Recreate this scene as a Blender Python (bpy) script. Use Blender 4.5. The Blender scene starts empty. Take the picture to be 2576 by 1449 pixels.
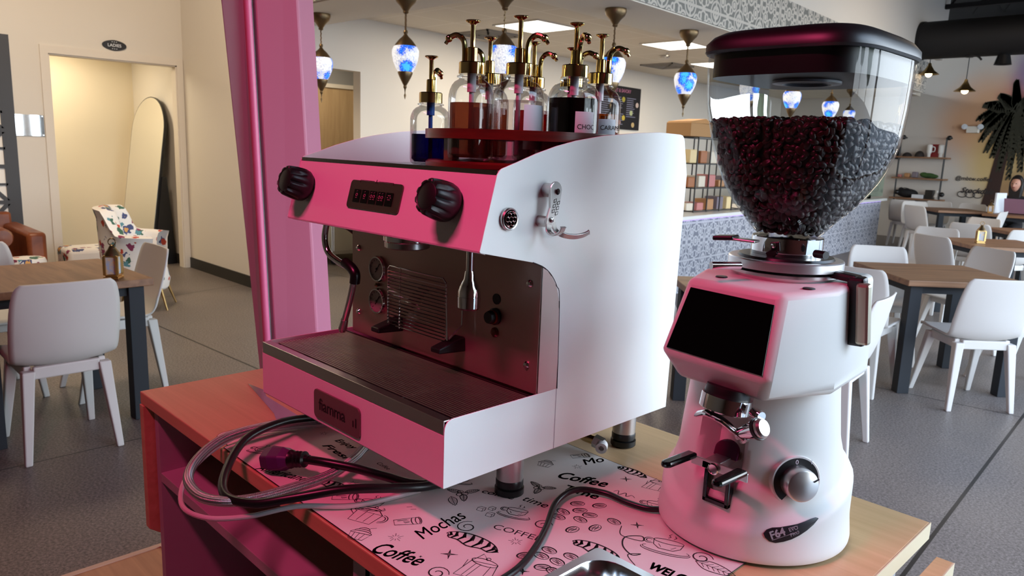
import bpy, math, random
import numpy as np
from mathutils import Vector, Matrix
rnd = random.Random(7)
SC = bpy.context.scene
COL = SC.collection
PI = math.pi

# ---------------------------------------------------------------- camera
CAMP = Vector((0.6889, -0.5748, 1.4748))
FPX = 1891.85
YAW, PITCH, ROLL = -0.78831, 0.18448, 0.03742
def cam_basis():
    cy, sy, cp, sp = math.cos(YAW), math.sin(YAW), math.cos(PITCH), math.sin(PITCH)
    f = Vector((sy*cp, cy*cp, -sp)); r = Vector((cy, -sy, 0)); u = r.cross(f)
    return r*math.cos(ROLL)+u*math.sin(ROLL), -r*math.sin(ROLL)+u*math.cos(ROLL), f
CR, CU, CF = cam_basis()
camd = bpy.data.cameras.new('camera'); cam = bpy.data.objects.new('camera', camd); COL.objects.link(cam)
camd.sensor_width = 36; camd.lens = 36*FPX/2576; camd.clip_start = 0.02; camd.clip_end = 200
cam.matrix_world = Matrix(((CR.x, CU.x, -CF.x, CAMP.x), (CR.y, CU.y, -CF.y, CAMP.y), (CR.z, CU.z, -CF.z, CAMP.z), (0, 0, 0, 1)))
camd.dof.use_dof = True; camd.dof.focus_distance = 1.15; camd.dof.aperture_fstop = 14
SC.camera = cam
def onz(px, py, z):
    """point of the horizontal plane z seen at a photo pixel (used to read positions off the photo)"""
    d = CF + CR*((px-1288)/FPX) - CU*((py-724.5)/FPX)
    return CAMP + d*((z-CAMP.z)/d.z)

# ---------------------------------------------------------------- view and world
SC.view_settings.view_transform = 'Standard'; SC.view_settings.look = 'None'
SC.view_settings.gamma = 1; SC.view_settings.use_curve_mapping = False
SC.view_settings.exposure = 0.0
SC.cycles.max_bounces = 8; SC.cycles.diffuse_bounces = 4; SC.cycles.glossy_bounces = 4
SC.cycles.transmission_bounces = 6; SC.cycles.transparent_max_bounces = 24
SC.cycles.caustics_reflective = False; SC.cycles.caustics_refractive = False
SC.cycles.sample_clamp_indirect = 4; SC.cycles.use_adaptive_sampling = True; SC.cycles.adaptive_threshold = 0.02
W = bpy.data.worlds.new('sky'); SC.world = W; W.use_nodes = True
nt = W.node_tree; nt.nodes.clear()
_o = nt.nodes.new('ShaderNodeOutputWorld'); _b = nt.nodes.new('ShaderNodeBackground')
_t = nt.nodes.new('ShaderNodeTexCoord'); _s = nt.nodes.new('ShaderNodeSeparateXYZ'); _r = nt.nodes.new('ShaderNodeValToRGB')
nt.links.new(_t.outputs['Generated'], _s.inputs[0]); nt.links.new(_s.outputs[2], _r.inputs[0])
_r.color_ramp.elements[0].position = 0.0; _r.color_ramp.elements[0].color = (0.86, 0.94, 1.0, 1)
_r.color_ramp.elements[1].position = 0.7; _r.color_ramp.elements[1].color = (0.50, 0.70, 1.0, 1)
nt.links.new(_r.outputs[0], _b.inputs[0]); nt.links.new(_b.outputs[0], _o.inputs[0])
_b.inputs[1].default_value = 9.0

def area(name, loc, direction, sx, sy, power, color, portal=False, spread=None):
    d = bpy.data.lights.new(name, 'AREA'); d.shape = 'RECTANGLE'; d.size = sx; d.size_y = sy
    d.energy = power; d.color = color
    if spread: d.spread = spread
    o = bpy.data.objects.new(name, d); COL.objects.link(o); o.location = loc
    o.rotation_euler = Vector(direction).to_track_quat('-Z', 'Y').to_euler()
    if portal: d.cycles.is_portal = True
    return o
# the pink neon tube hung above the front of the stand (runs along x)
area('pink_tube_light', (-0.06, -0.98, 2.75), (0.0, 0.5, -1), 0.56, 0.12, 25.5, (1.0, 0.075, 0.235))
# daylight enters through the glazed wall on the right: portals in its openings
for _y, _w in ((2.0, 3.5), (6.1, 4.5), (11.7, 6.2)):
    area('window_portal', (2.18, _y, 1.7), (-1, 0, 0), 3.2, _w, 1, (1, 1, 1), portal=True)
# warm lamps of the hall, service area and washroom lobby
WARM = (1.0, 0.78, 0.55)
area('service_ceiling_lamp', (-5.08, 5.37, 2.722), (0, 0, -1), 0.6, 0.58, 26, (1.0, 0.80, 0.55))
area('service_ceiling_lamp', (-4.57, 7.26, 2.722), (0, 0, -1), 0.6, 0.58, 24, (1.0, 0.80, 0.55))
area('service_ceiling_lamp', (-5.15, 9.2, 2.722), (0, 0, -1), 0.58, 0.58, 24, (1.0, 0.80, 0.55))
area('washroom_lamp', (-8.75, 1.7, 2.45), (0, 0, -1), 0.8, 0.8, 23, (1.0, 0.86, 0.64))
area('hallway_lamp', (-7.3, 4.2, 2.6), (0, 0, -1), 0.6, 0.6, 14, (1.0, 0.86, 0.66))
area('hall_lamp', (-5.0, 0.6, 4.0), (-0.5, 0.1, -1), 1.2, 1.2, 100, WARM)
area('hall_lamp', (-1.0, 9.5, 4.0), (-0.2, 0, -1), 1.2, 1.2, 45, WARM)

# ---------------------------------------------------------------- materials
def lin(c):
    c = c/255.0
    return c/12.92 if c <= 0.04045 else ((c+0.055)/1.055)**2.4
def rgb(r, g, b): return (lin(r), lin(g), lin(b), 1)
MATS = {}
def mat(name, color, rough=0.5, metal=0.0, emit=None, estr=0.0, coat=0.0, noise=None, bump=None, spec=None, trans=None):
    m = bpy.data.materials.new(name); m.use_nodes = True; nt = m.node_tree
    b = nt.nodes['Principled BSDF']
    b.inputs['Base Color'].default_value = color; b.inputs['Roughness'].default_value = rough; b.inputs['Metallic'].default_value = metal
    if coat: b.inputs['Coat Weight'].default_value = coat
    if spec is not None: b.inputs['Specular IOR Level'].default_value = spec
    if emit: b.inputs['Emission Color'].default_value = emit; b.inputs['Emission Strength'].default_value = estr
    if noise or bump:
        tc = nt.nodes.new('ShaderNodeTexCoord'); mp = nt.nodes.new('ShaderNodeMapping'); nz = nt.nodes.new('ShaderNodeTexNoise')
        sc = (noise or bump)[0]
        mp.inputs['Scale'].default_value = sc if isinstance(sc, tuple) else (sc, sc, sc)
        nt.links.new(tc.outputs['Object'], mp.inputs[0]); nt.links.new(mp.outputs[0], nz.inputs[0]); nz.inputs['Scale'].default_value = 1; nz.inputs['Detail'].default_value = 3
        if noise:
            mx = nt.nodes.new('ShaderNodeMix'); mx.data_type = 'RGBA'
            rp = nt.nodes.new('ShaderNodeMapRange'); rp.inputs[1].default_value = 0.35; rp.inputs[2].default_value = 0.65
            nt.links.new(nz.outputs[0], rp.inputs[0]); nt.links.new(rp.outputs[0], mx.inputs[0])
            mx.inputs[6].default_value = color; mx.inputs[7].default_value = noise[1]
            nt.links.new(mx.outputs[2], b.inputs['Base Color'])
        if bump:
            bp = nt.nodes.new('ShaderNodeBump'); bp.inputs['Strength'].default_value = bump[1]; bp.inputs['Distance'].default_value = bump[2] if len(bump) > 2 else 0.002
            nt.links.new(nz.outputs[0], bp.inputs['Height']); nt.links.new(bp.outputs[0], b.inputs['Normal'])
    MATS[name] = m
    return m
def glassy(name, tint=(1, 1, 1, 1), base=0.04, fres=0.9, rough=0.02, body=None, bodyw=0.0):
    """thin clear plastic or glass: see-through, tinted, with mirror reflection growing at the edges"""
    m = bpy.data.materials.new(name); m.use_nodes = True; nt = m.node_tree; nt.nodes.clear()
    o = nt.nodes.new('ShaderNodeOutputMaterial'); t = nt.nodes.new('ShaderNodeBsdfTransparent'); g = nt.nodes.new('ShaderNodeBsdfGlossy')
    t.inputs[0].default_value = tint; g.inputs['Roughness'].default_value = rough
    mx = nt.nodes.new('ShaderNodeMixShader'); lw = nt.nodes.new('ShaderNodeFresnel'); lw.inputs[0].default_value = 1.45
    ma = nt.nodes.new('ShaderNodeMath'); ma.operation = 'MULTIPLY_ADD'; ma.inputs[1].default_value = fres; ma.inputs[2].default_value = base
    ma.use_clamp = True
    nt.links.new(lw.outputs[0], ma.inputs[0]); nt.links.new(ma.outputs[0], mx.inputs[0])
    src = t
    if body:
        d = nt.nodes.new('ShaderNodeBsdfDiffuse'); d.inputs[0].default_value = body
        m2 = nt.nodes.new('ShaderNodeMixShader'); m2.inputs[0].default_value = bodyw
        nt.links.new(t.outputs[0], m2.inputs[1]); nt.links.new(d.outputs[0], m2.inputs[2]); src = m2
    nt.links.new(src.outputs[0], mx.inputs[1]); nt.links.new(g.outputs[0], mx.inputs[2]); nt.links.new(mx.outputs[0], o.inputs[0])
    MATS[name] = m
    return m
WHITEWALL = mat('wall_paint', rgb(226, 220, 210), 0.85, bump=(60, 0.05))
CREAM = mat('cream_paint', rgb(238, 226, 200), 0.85)
GREYWALL = mat('grey_paint', rgb(150, 150, 150), 0.85)
FARWALL = None
BLACKPAINT = mat('black_ceiling_paint', rgb(20, 19, 20), 0.9)
CEIL = mat('ceiling_paint', rgb(238, 230, 216), 0.9)
BASEB = mat('black_baseboard', rgb(28, 27, 27), 0.5)
TRIMW = mat('trim_paint', rgb(228, 220, 208), 0.6)
STEEL = mat('steel', (0.62, 0.6, 0.58, 1), 0.28, 1.0)
BRUSH = mat('brushed_steel', (0.55, 0.53, 0.51, 1), 0.34, 1.0, bump=((4, 4, 260), 0.12, 0.0006))
CHROME = mat('chrome', (0.82, 0.82, 0.82, 1), 0.07, 1.0)
DARKSTEEL = mat('dark_steel', (0.20, 0.17, 0.155, 1), 0.25, 1.0, bump=((260, 4, 4), 0.1, 0.0005))
PANELSTEEL = mat('panel_steel', (0.50, 0.37, 0.32, 1), 0.46, 0.82, bump=((5, 5, 300), 0.12, 0.0005))
MIRROR = mat('mirror', (0.93, 0.94, 0.93, 1), 0.01, 1.0)
GOLD = mat('gold', (0.86, 0.66, 0.28, 1), 0.10, 1.0)
BRASSDARK = mat('antique_brass', (0.22, 0.15, 0.08, 1), 0.38, 1.0, bump=(140, 0.5, 0.002))
BRASS = mat('brass', (0.65, 0.43, 0.17, 1), 0.3, 1.0)
WPAINT = mat('white_enamel', rgb(246, 249, 246), 0.38, bump=(900, 0.04, 0.0003))
WPLAST = mat('white_plastic', rgb(224, 222, 218), 0.42)
BLACKPL = mat('black_plastic', rgb(18, 17, 19), 0.4)
BLACKGL = mat('black_gloss', rgb(8, 8, 9), 0.08)
BLACKSCR = mat('black_screen', rgb(3, 3, 4), 0.05, spec=0.25)
RUBBER = mat('black_rubber', rgb(14, 14, 15), 0.32)
LABEL = mat('paper_label', rgb(222, 226, 232), 0.6)
INK = mat('ink', rgb(22, 17, 18), 0.7)
INKGREY = mat('grey_print', rgb(150, 152, 158), 0.6)
PINKPRINT = mat('pink_print', rgb(190, 120, 150), 0.5)
MATP = mat('placemat_paper', rgb(226, 218, 212), 0.55, bump=(700, 0.08, 0.0004))
OLIVE = mat('olive_grey_plate', (.16, .15, .11, 1), 0.38, 0.9)
TABLELEG = mat('slate_metal', rgb(20, 26, 34), 0.7)
CHAIRW = mat('chair_plastic', rgb(198, 194, 190), 0.5)
LEATHER = mat('brown_leather', rgb(150, 84, 48), 0.38, noise=(7, rgb(118, 60, 34)), bump=(90, 0.15, 0.002))
CARTON = mat('carton', rgb(168, 128, 84), 0.8)
BLACKBAG = mat('black_fabric', rgb(24, 24, 27), 0.8)
SKIN = mat('skin', rgb(196, 142, 120), 0.5)
HAIR = mat('dark_hair', rgb(22, 16, 15), 0.45)
LAPTOPPINK = mat('mauve_lid', rgb(150, 112, 132), 0.4)
POSTM = mat('pink_post_paint', rgb(186, 112, 138), 0.45)
POSTD = mat('grey_groove_paint', rgb(188, 206, 202), 0.6)
REDWOOD = None
GREYBOARD = mat('grey_board', rgb(176, 172, 176), 0.6)
PLUG = mat('purple_plastic', rgb(84, 30, 92), 0.45)
DRKHOLE = mat('dark_hole', rgb(6, 5, 5), 0.9)
GLASS = glassy('clear_glass', (0.97, 0.98, 0.98, 1), 0.025, 0.62)
HOPPER = glassy('clear_polycarbonate', (0.95, 0.96, 0.96, 1), 0.010, 0.5)
WINGLASS = glassy('window_glass', (0.95, 0.97, 0.97, 1), 0.02, 0.7)
CASEGL = glassy('greenish_glass', (0.80, 0.88, 0.80, 1), 0.06, 0.9, body=rgb(170, 186, 165), bodyw=0.45)
GREYPATCH = glassy('translucent_grey', (0.75, 0.68, 0.72, 1), 0.04, 0.6, rough=0.2, body=rgb(120, 100, 112), bodyw=0.6)

def wood(name, c1, c2, scale=(3, 30, 30), rough=0.5, ring=6.0):
    m = bpy.data.materials.new(name); m.use_nodes = True; nt = m.node_tree; b = nt.nodes['Principled BSDF']
    tc = nt.nodes.new('ShaderNodeTexCoord'); mp = nt.nodes.new('ShaderNodeMapping'); mp.inputs['Scale'].default_value = scale
    n1 = nt.nodes.new('ShaderNodeTexNoise'); n1.inputs['Scale'].default_value = 1.0; n1.inputs['Detail'].default_value = 5; n1.inputs['Distortion'].default_value = 0.6
    cr = nt.nodes.new('ShaderNodeValToRGB'); cr.color_ramp.elements[0].position = 0.3; cr.color_ramp.elements[0].color = c1
    cr.color_ramp.elements[1].position = 0.7; cr.color_ramp.elements[1].color = c2
    nt.links.new(tc.outputs['Object'], mp.inputs[0]); nt.links.new(mp.outputs[0], n1.inputs[0]); nt.links.new(n1.outputs[0], cr.inputs[0])
    nt.links.new(cr.outputs[0], b.inputs['Base Color']); b.inputs['Roughness'].default_value = rough
    bp = nt.nodes.new('ShaderNodeBump'); bp.inputs['Strength'].default_value = 0.08; bp.inputs['Distance'].default_value = 0.001
    nt.links.new(n1.outputs[0], bp.inputs['Height']); nt.links.new(bp.outputs[0], b.inputs['Normal'])
    MATS[name] = m
    return m
DESKW = wood('maple_laminate', rgb(212, 174, 130), rgb(198, 160, 116), (3, 60, 60), 0.42)
TABLEW = wood('oak_top', rgb(142, 104, 74), rgb(108, 74, 50), (2.5, 26, 26), 0.5)
DOORW = wood('pale_door_wood', rgb(196, 168, 128), rgb(178, 150, 112), (20, 20, 2), 0.5)
FLOORW = wood('platform_wood', rgb(196, 146, 104), rgb(168, 120, 82), (3, 30, 30), 0.5)
REDWOOD = wood('cherry_wood', rgb(112, 34, 26), rgb(76, 20, 16), (12, 12, 120), 0.3)
SHELFW = wood('shelf_wood', rgb(150, 112, 84), rgb(124, 88, 62), (3, 26, 26), 0.6)

def nodes_of(name):
    m = bpy.data.materials.new(name); m.use_nodes = True; MATS[name] = m
    return m, m.node_tree, m.node_tree.nodes['Principled BSDF']
def N(nt, typ, **kw):
    n = nt.nodes.new(typ)
    for k, v in kw.items(): setattr(n, k, v)
    return n
def math_n(nt, op, a, b=None, c=None, clamp=False):
    n = nt.nodes.new('ShaderNodeMath'); n.operation = op; n.use_clamp = clamp
    for i, x in enumerate((a, b, c)):
        if x is None: continue
        if isinstance(x, (int, float)): n.inputs[i].default_value = x
        else: nt.links.new(x, n.inputs[i])
    return n.outputs[0]
def mixc(nt, f, a, b):
    n = nt.nodes.new('ShaderNodeMix'); n.data_type = 'RGBA'
    for i, x in ((0, f), (6, a), (7, b)):
        if isinstance(x, (int, float, tuple)): n.inputs[i].default_value = x
        else: nt.links.new(x, n.inputs[i])
    return n.outputs[2]

def floor_mat():
    m, nt, b = nodes_of('terrazzo_floor')
    tc = N(nt, 'ShaderNodeTexCoord'); sp = N(nt, 'ShaderNodeSeparateXYZ'); nt.links.new(tc.outputs['Object'], sp.inputs[0])
    n1 = N(nt, 'ShaderNodeTexNoise'); n1.inputs['Scale'].default_value = 95; n1.inputs['Detail'].default_value = 3; n1.inputs['Roughness'].default_value = 0.7
    n2 = N(nt, 'ShaderNodeTexNoise'); n2.inputs['Scale'].default_value = 1.6; n2.inputs['Detail'].default_value = 3
    v = N(nt, 'ShaderNodeTexVoronoi'); v.inputs['Scale'].default_value = 120
    for n in (n1, n2, v): nt.links.new(tc.outputs['Object'], n.inputs['Vector'])
    cr = N(nt, 'ShaderNodeValToRGB'); e = cr.color_ramp.elements
    e[0].position = 0.36; e[0].color = rgb(48, 45, 48); e[1].position = 0.64; e[1].color = rgb(132, 123, 120)
    nt.links.new(n1.outputs[0], cr.inputs[0])
    c = mixc(nt, math_n(nt, 'MULTIPLY', n2.outputs[0], 0.4), cr.outputs[0], rgb(150, 136, 122))
    chip = math_n(nt, 'LESS_THAN', v.outputs['Distance'], 0.13)
    vc = N(nt, 'ShaderNodeTexVoronoi'); vc.inputs['Scale'].default_value = 120; nt.links.new(tc.outputs['Object'], vc.inputs['Vector'])
    sel = math_n(nt, 'GREATER_THAN', math_n(nt, 'MULTIPLY', chip, vc.outputs['Color']), 0.7)
    c = mixc(nt, sel, c, rgb(205, 196, 186))
    x, y = sp.outputs[0], sp.outputs[1]
    lines = None
    for a0, ax, ay, wd in ((-1.77, -0.05, 1, 0.007), (-4.67, -0.12, 1, 0.005), (-0.0634, 1, 0.0551, 0.008), (3.06, 1, 0.0, 0.004), (5.9, 1, 0.25, 0.005)):
        t = math_n(nt, 'ADD', math_n(nt, 'MULTIPLY', x, ax), math_n(nt, 'MULTIPLY_ADD', y, ay, a0))
        l = math_n(nt, 'LESS_THAN', math_n(nt, 'ABSOLUTE', t), wd)
        lines = l if lines is None else math_n(nt, 'MAXIMUM', lines, l)
    c = mixc(nt, lines, c, rgb(30, 28, 28))
    nt.links.new(c, b.inputs['Base Color']); b.inputs['Roughness'].default_value = 0.42; b.inputs['Specular IOR Level'].default_value = 0.35
    bp = N(nt, 'ShaderNodeBump'); bp.inputs['Strength'].default_value = 0.05; bp.inputs['Distance'].default_value = 0.001
    nt.links.new(n1.outputs[0], bp.inputs['Height']); nt.links.new(bp.outputs[0], b.inputs['Normal'])
    return m
FLOOR = floor_mat()

def tin_mat(name, tile, c_hi, c_lo, ax='Y'):
    """stamped tin tiles: mirrored scrolls repeated in squares"""
    m, nt, b = nodes_of(name)
    tc = N(nt, 'ShaderNodeTexCoord'); sp = N(nt, 'ShaderNodeSeparateXYZ'); nt.links.new(tc.outputs['Object'], sp.inputs[0])
    def half(o, off=0.0):
        t = math_n(nt, 'FRACT', math_n(nt, 'MULTIPLY_ADD', o, 1.0/tile, off))
        return math_n(nt, 'ABSOLUTE', math_n(nt, 'SUBTRACT', t, 0.5))
    u0 = sp.outputs[1] if ax == 'Y' else sp.outputs[0]
    u, v = half(u0), half(sp.outputs[2], 0.13)
    def ring(cx, cy, r, w):
        d = math_n(nt, 'SQRT', math_n(nt, 'ADD', math_n(nt, 'POWER', math_n(nt, 'SUBTRACT', u, cx), 2), math_n(nt, 'POWER', math_n(nt, 'SUBTRACT', v, cy), 2)))
        return math_n(nt, 'LESS_THAN', math_n(nt, 'ABSOLUTE', math_n(nt, 'SUBTRACT', d, r)), w)
    f = None
    for a in ((0, 0, 0.12, 0.025), (0, 0, 0.04, 0.03), (0.25, 0.25, 0.1, 0.022), (0.25, 0.25, 0.03, 0.03), (0.0, 0.36, 0.1, 0.02), (0.36, 0.0, 0.1, 0.02), (0.5, 0.5, 0.2, 0.02), (0.5, 0.5, 0.1, 0.03), (0.36, 0.13, 0.07, 0.02), (0.13, 0.36, 0.06, 0.02), (0.2, 0.08, 0.06, 0.018)):
        r = ring(*a); f = r if f is None else math_n(nt, 'MAXIMUM', f, r)
    edge = math_n(nt, 'GREATER_THAN', math_n(nt, 'MAXIMUM', u, v), 0.475)
    nz = N(nt, 'ShaderNodeTexNoise'); nz.inputs['Scale'].default_value = 30; nt.links.new(tc.outputs['Object'], nz.inputs[0])
    g = math_n(nt, 'MAXIMUM', f, edge)
    c = mixc(nt, g, c_lo, c_hi)
    c = mixc(nt, math_n(nt, 'MULTIPLY', nz.outputs[0], 0.35), c, c_lo)
    nt.links.new(c, b.inputs['Base Color']); b.inputs['Roughness'].default_value = 0.5
    bp = N(nt, 'ShaderNodeBump'); bp.inputs['Strength'].default_value = 0.6; bp.inputs['Distance'].default_value = 0.01
    nt.links.new(g, bp.inputs['Height']); nt.links.new(bp.outputs[0], b.inputs['Normal'])
    return m
TINY = tin_mat('tin_tiles_y', 0.46, rgb(214, 208, 198), rgb(118, 120, 116))
TINX = tin_mat('tin_tiles_x', 0.46, rgb(214, 208, 198), rgb(118, 120, 116), 'X')
TINC = tin_mat('tin_tiles_counter', 0.40, rgb(196, 198, 206), rgb(118, 122, 136))

def lamp_mat():
    m, nt, b = nodes_of('mosaic_glass')
    tc = N(nt, 'ShaderNodeTexCoord')
    v = N(nt, 'ShaderNodeTexVoronoi'); v.inputs['Scale'].default_value = 95; nt.links.new(tc.outputs['Object'], v.inputs['Vector'])
    v2 = N(nt, 'ShaderNodeTexVoronoi'); v2.inputs['Scale'].default_value = 7.5; nt.links.new(tc.outputs['Object'], v2.inputs['Vector'])
    wob = math_n(nt, 'MULTIPLY_ADD', v.outputs['Distance'], 0.35, v2.outputs['Distance'])
    petal = math_n(nt, 'LESS_THAN', wob, 0.61)
    core = math_n(nt, 'LESS_THAN', wob, 0.44)
    cw = mixc(nt, v.outputs['Distance'], rgb(255, 252, 240), rgb(150, 160, 190))
    c = mixc(nt, petal, cw, rgb(40, 96, 230)); c = mixc(nt, core, c, rgb(70, 180, 250))
    nt.links.new(c, b.inputs['Base Color']); nt.links.new(c, b.inputs['Emission Color']); b.inputs['Emission Strength'].default_value = 0.95
    b.inputs['Roughness'].default_value = 0.3
    return m
LAMPG = lamp_mat()
PANEL = mat('light_panel_diffuser', rgb(255, 250, 240), 0.6, emit=(1.0, 0.95, 0.85, 1), estr=5.0)
BULB = mat('bulb_glow', rgb(255, 230, 180), 0.6, emit=(1.0, 0.72, 0.4, 1), estr=9.0)

def floral_mat():
    m, nt, b = nodes_of('floral_fabric')
    tc = N(nt, 'ShaderNodeTexCoord')
    def vor(s, thr, off):
        mp = N(nt, 'ShaderNodeMapping'); mp.inputs['Location'].default_value = (off, off*2, off); nt.links.new(tc.outputs['Object'], mp.inputs[0])
        v = N(nt, 'ShaderNodeTexVoronoi'); v.inputs['Scale'].default_value = s; nt.links.new(mp.outputs[0], v.inputs['Vector'])
        nz = N(nt, 'ShaderNodeTexNoise'); nz.inputs['Scale'].default_value = s*4; nt.links.new(mp.outputs[0], nz.inputs[0])
        return math_n(nt, 'LESS_THAN', math_n(nt, 'MULTIPLY_ADD', nz.outputs[0], 0.5, v.outputs['Distance']), thr), v.outputs['Color']
    c = rgb(232, 228, 222)
    for s, thr, off, col in ((7, 0.50, 3.1, rgb(60, 100, 84)), (5.5, 0.50, 7.7, rgb(70, 80, 120)), (5.5, 0.40, 7.7, rgb(214, 160, 90)), (8, 0.46, 1.3, rgb(190, 70, 46)), (7.5, 0.46, 5.2, rgb(134, 50, 84)), (8, 0.43, 9.4, rgb(90, 140, 150))):
        f, _ = vor(s, thr, off); c = mixc(nt, f, c, col)
    nt.links.new(c, b.inputs['Base Color']); b.inputs['Roughness'].default_value = 0.85
    return m
FLORAL = floral_mat()

def braid_mat():
    m, nt, b = nodes_of('braided_steel')
    uv = N(nt, 'ShaderNodeUVMap'); uv.uv_map = 'UVMap'; sp = N(nt, 'ShaderNodeSeparateXYZ'); nt.links.new(uv.outputs[0], sp.inputs[0])
    a = math_n(nt, 'SINE', math_n(nt, 'ADD', math_n(nt, 'MULTIPLY', sp.outputs[0], 2400.0), math_n(nt, 'MULTIPLY', sp.outputs[1], 12*PI)))
    c_ = math_n(nt, 'SINE', math_n(nt, 'SUBTRACT', math_n(nt, 'MULTIPLY', sp.outputs[0], 2400.0), math_n(nt, 'MULTIPLY', sp.outputs[1], 12*PI)))
    h = math_n(nt, 'MULTIPLY', a, c_)
    col = mixc(nt, math_n(nt, 'MULTIPLY_ADD', h, 0.5, 0.5, True), (0.13, 0.12, 0.12, 1), (0.85, 0.85, 0.87, 1))
    nt.links.new(col, b.inputs['Base Color']); b.inputs['Metallic'].default_value = 0.9; b.inputs['Roughness'].default_value = 0.3
    bp = N(nt, 'ShaderNodeBump'); bp.inputs['Strength'].default_value = 0.8; bp.inputs['Distance'].default_value = 0.0008
    nt.links.new(h, bp.inputs['Height']); nt.links.new(bp.outputs[0], b.inputs['Normal'])
    return m
BRAID = braid_mat()
BEANM = mat('roasted_bean', rgb(62, 38, 30), 0.36, noise=(60, rgb(34, 20, 17)))
BEANCORE = mat('bean_mass', rgb(26, 15, 13), 0.6)
def liquid(name, tint, body, w): return glassy(name, tint, 0.02, 0.5, 0.03, body=body, bodyw=w)
LIQ = {'blue': liquid('navy_syrup', (0.01, 0.02, 0.30, 1), rgb(8, 10, 60), 0.4), 'dark': liquid('black_syrup', (0.02, 0.01, 0.01, 1), rgb(10, 6, 6), 0.6),
       'brown': liquid('tan_syrup', (0.62, 0.30, 0.18, 1), rgb(150, 92, 76), 0.45), 'clear': liquid('clear_syrup', (0.92, 0.86, 0.86, 1), rgb(200, 180, 180), 0.06),
       'red': liquid('red_syrup', (0.55, 0.02, 0.02, 1), rgb(140, 10, 22), 0.35), 'amber': liquid('amber_syrup', (0.75, 0.30, 0.05, 1), rgb(160, 82, 24), 0.3)}

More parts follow.
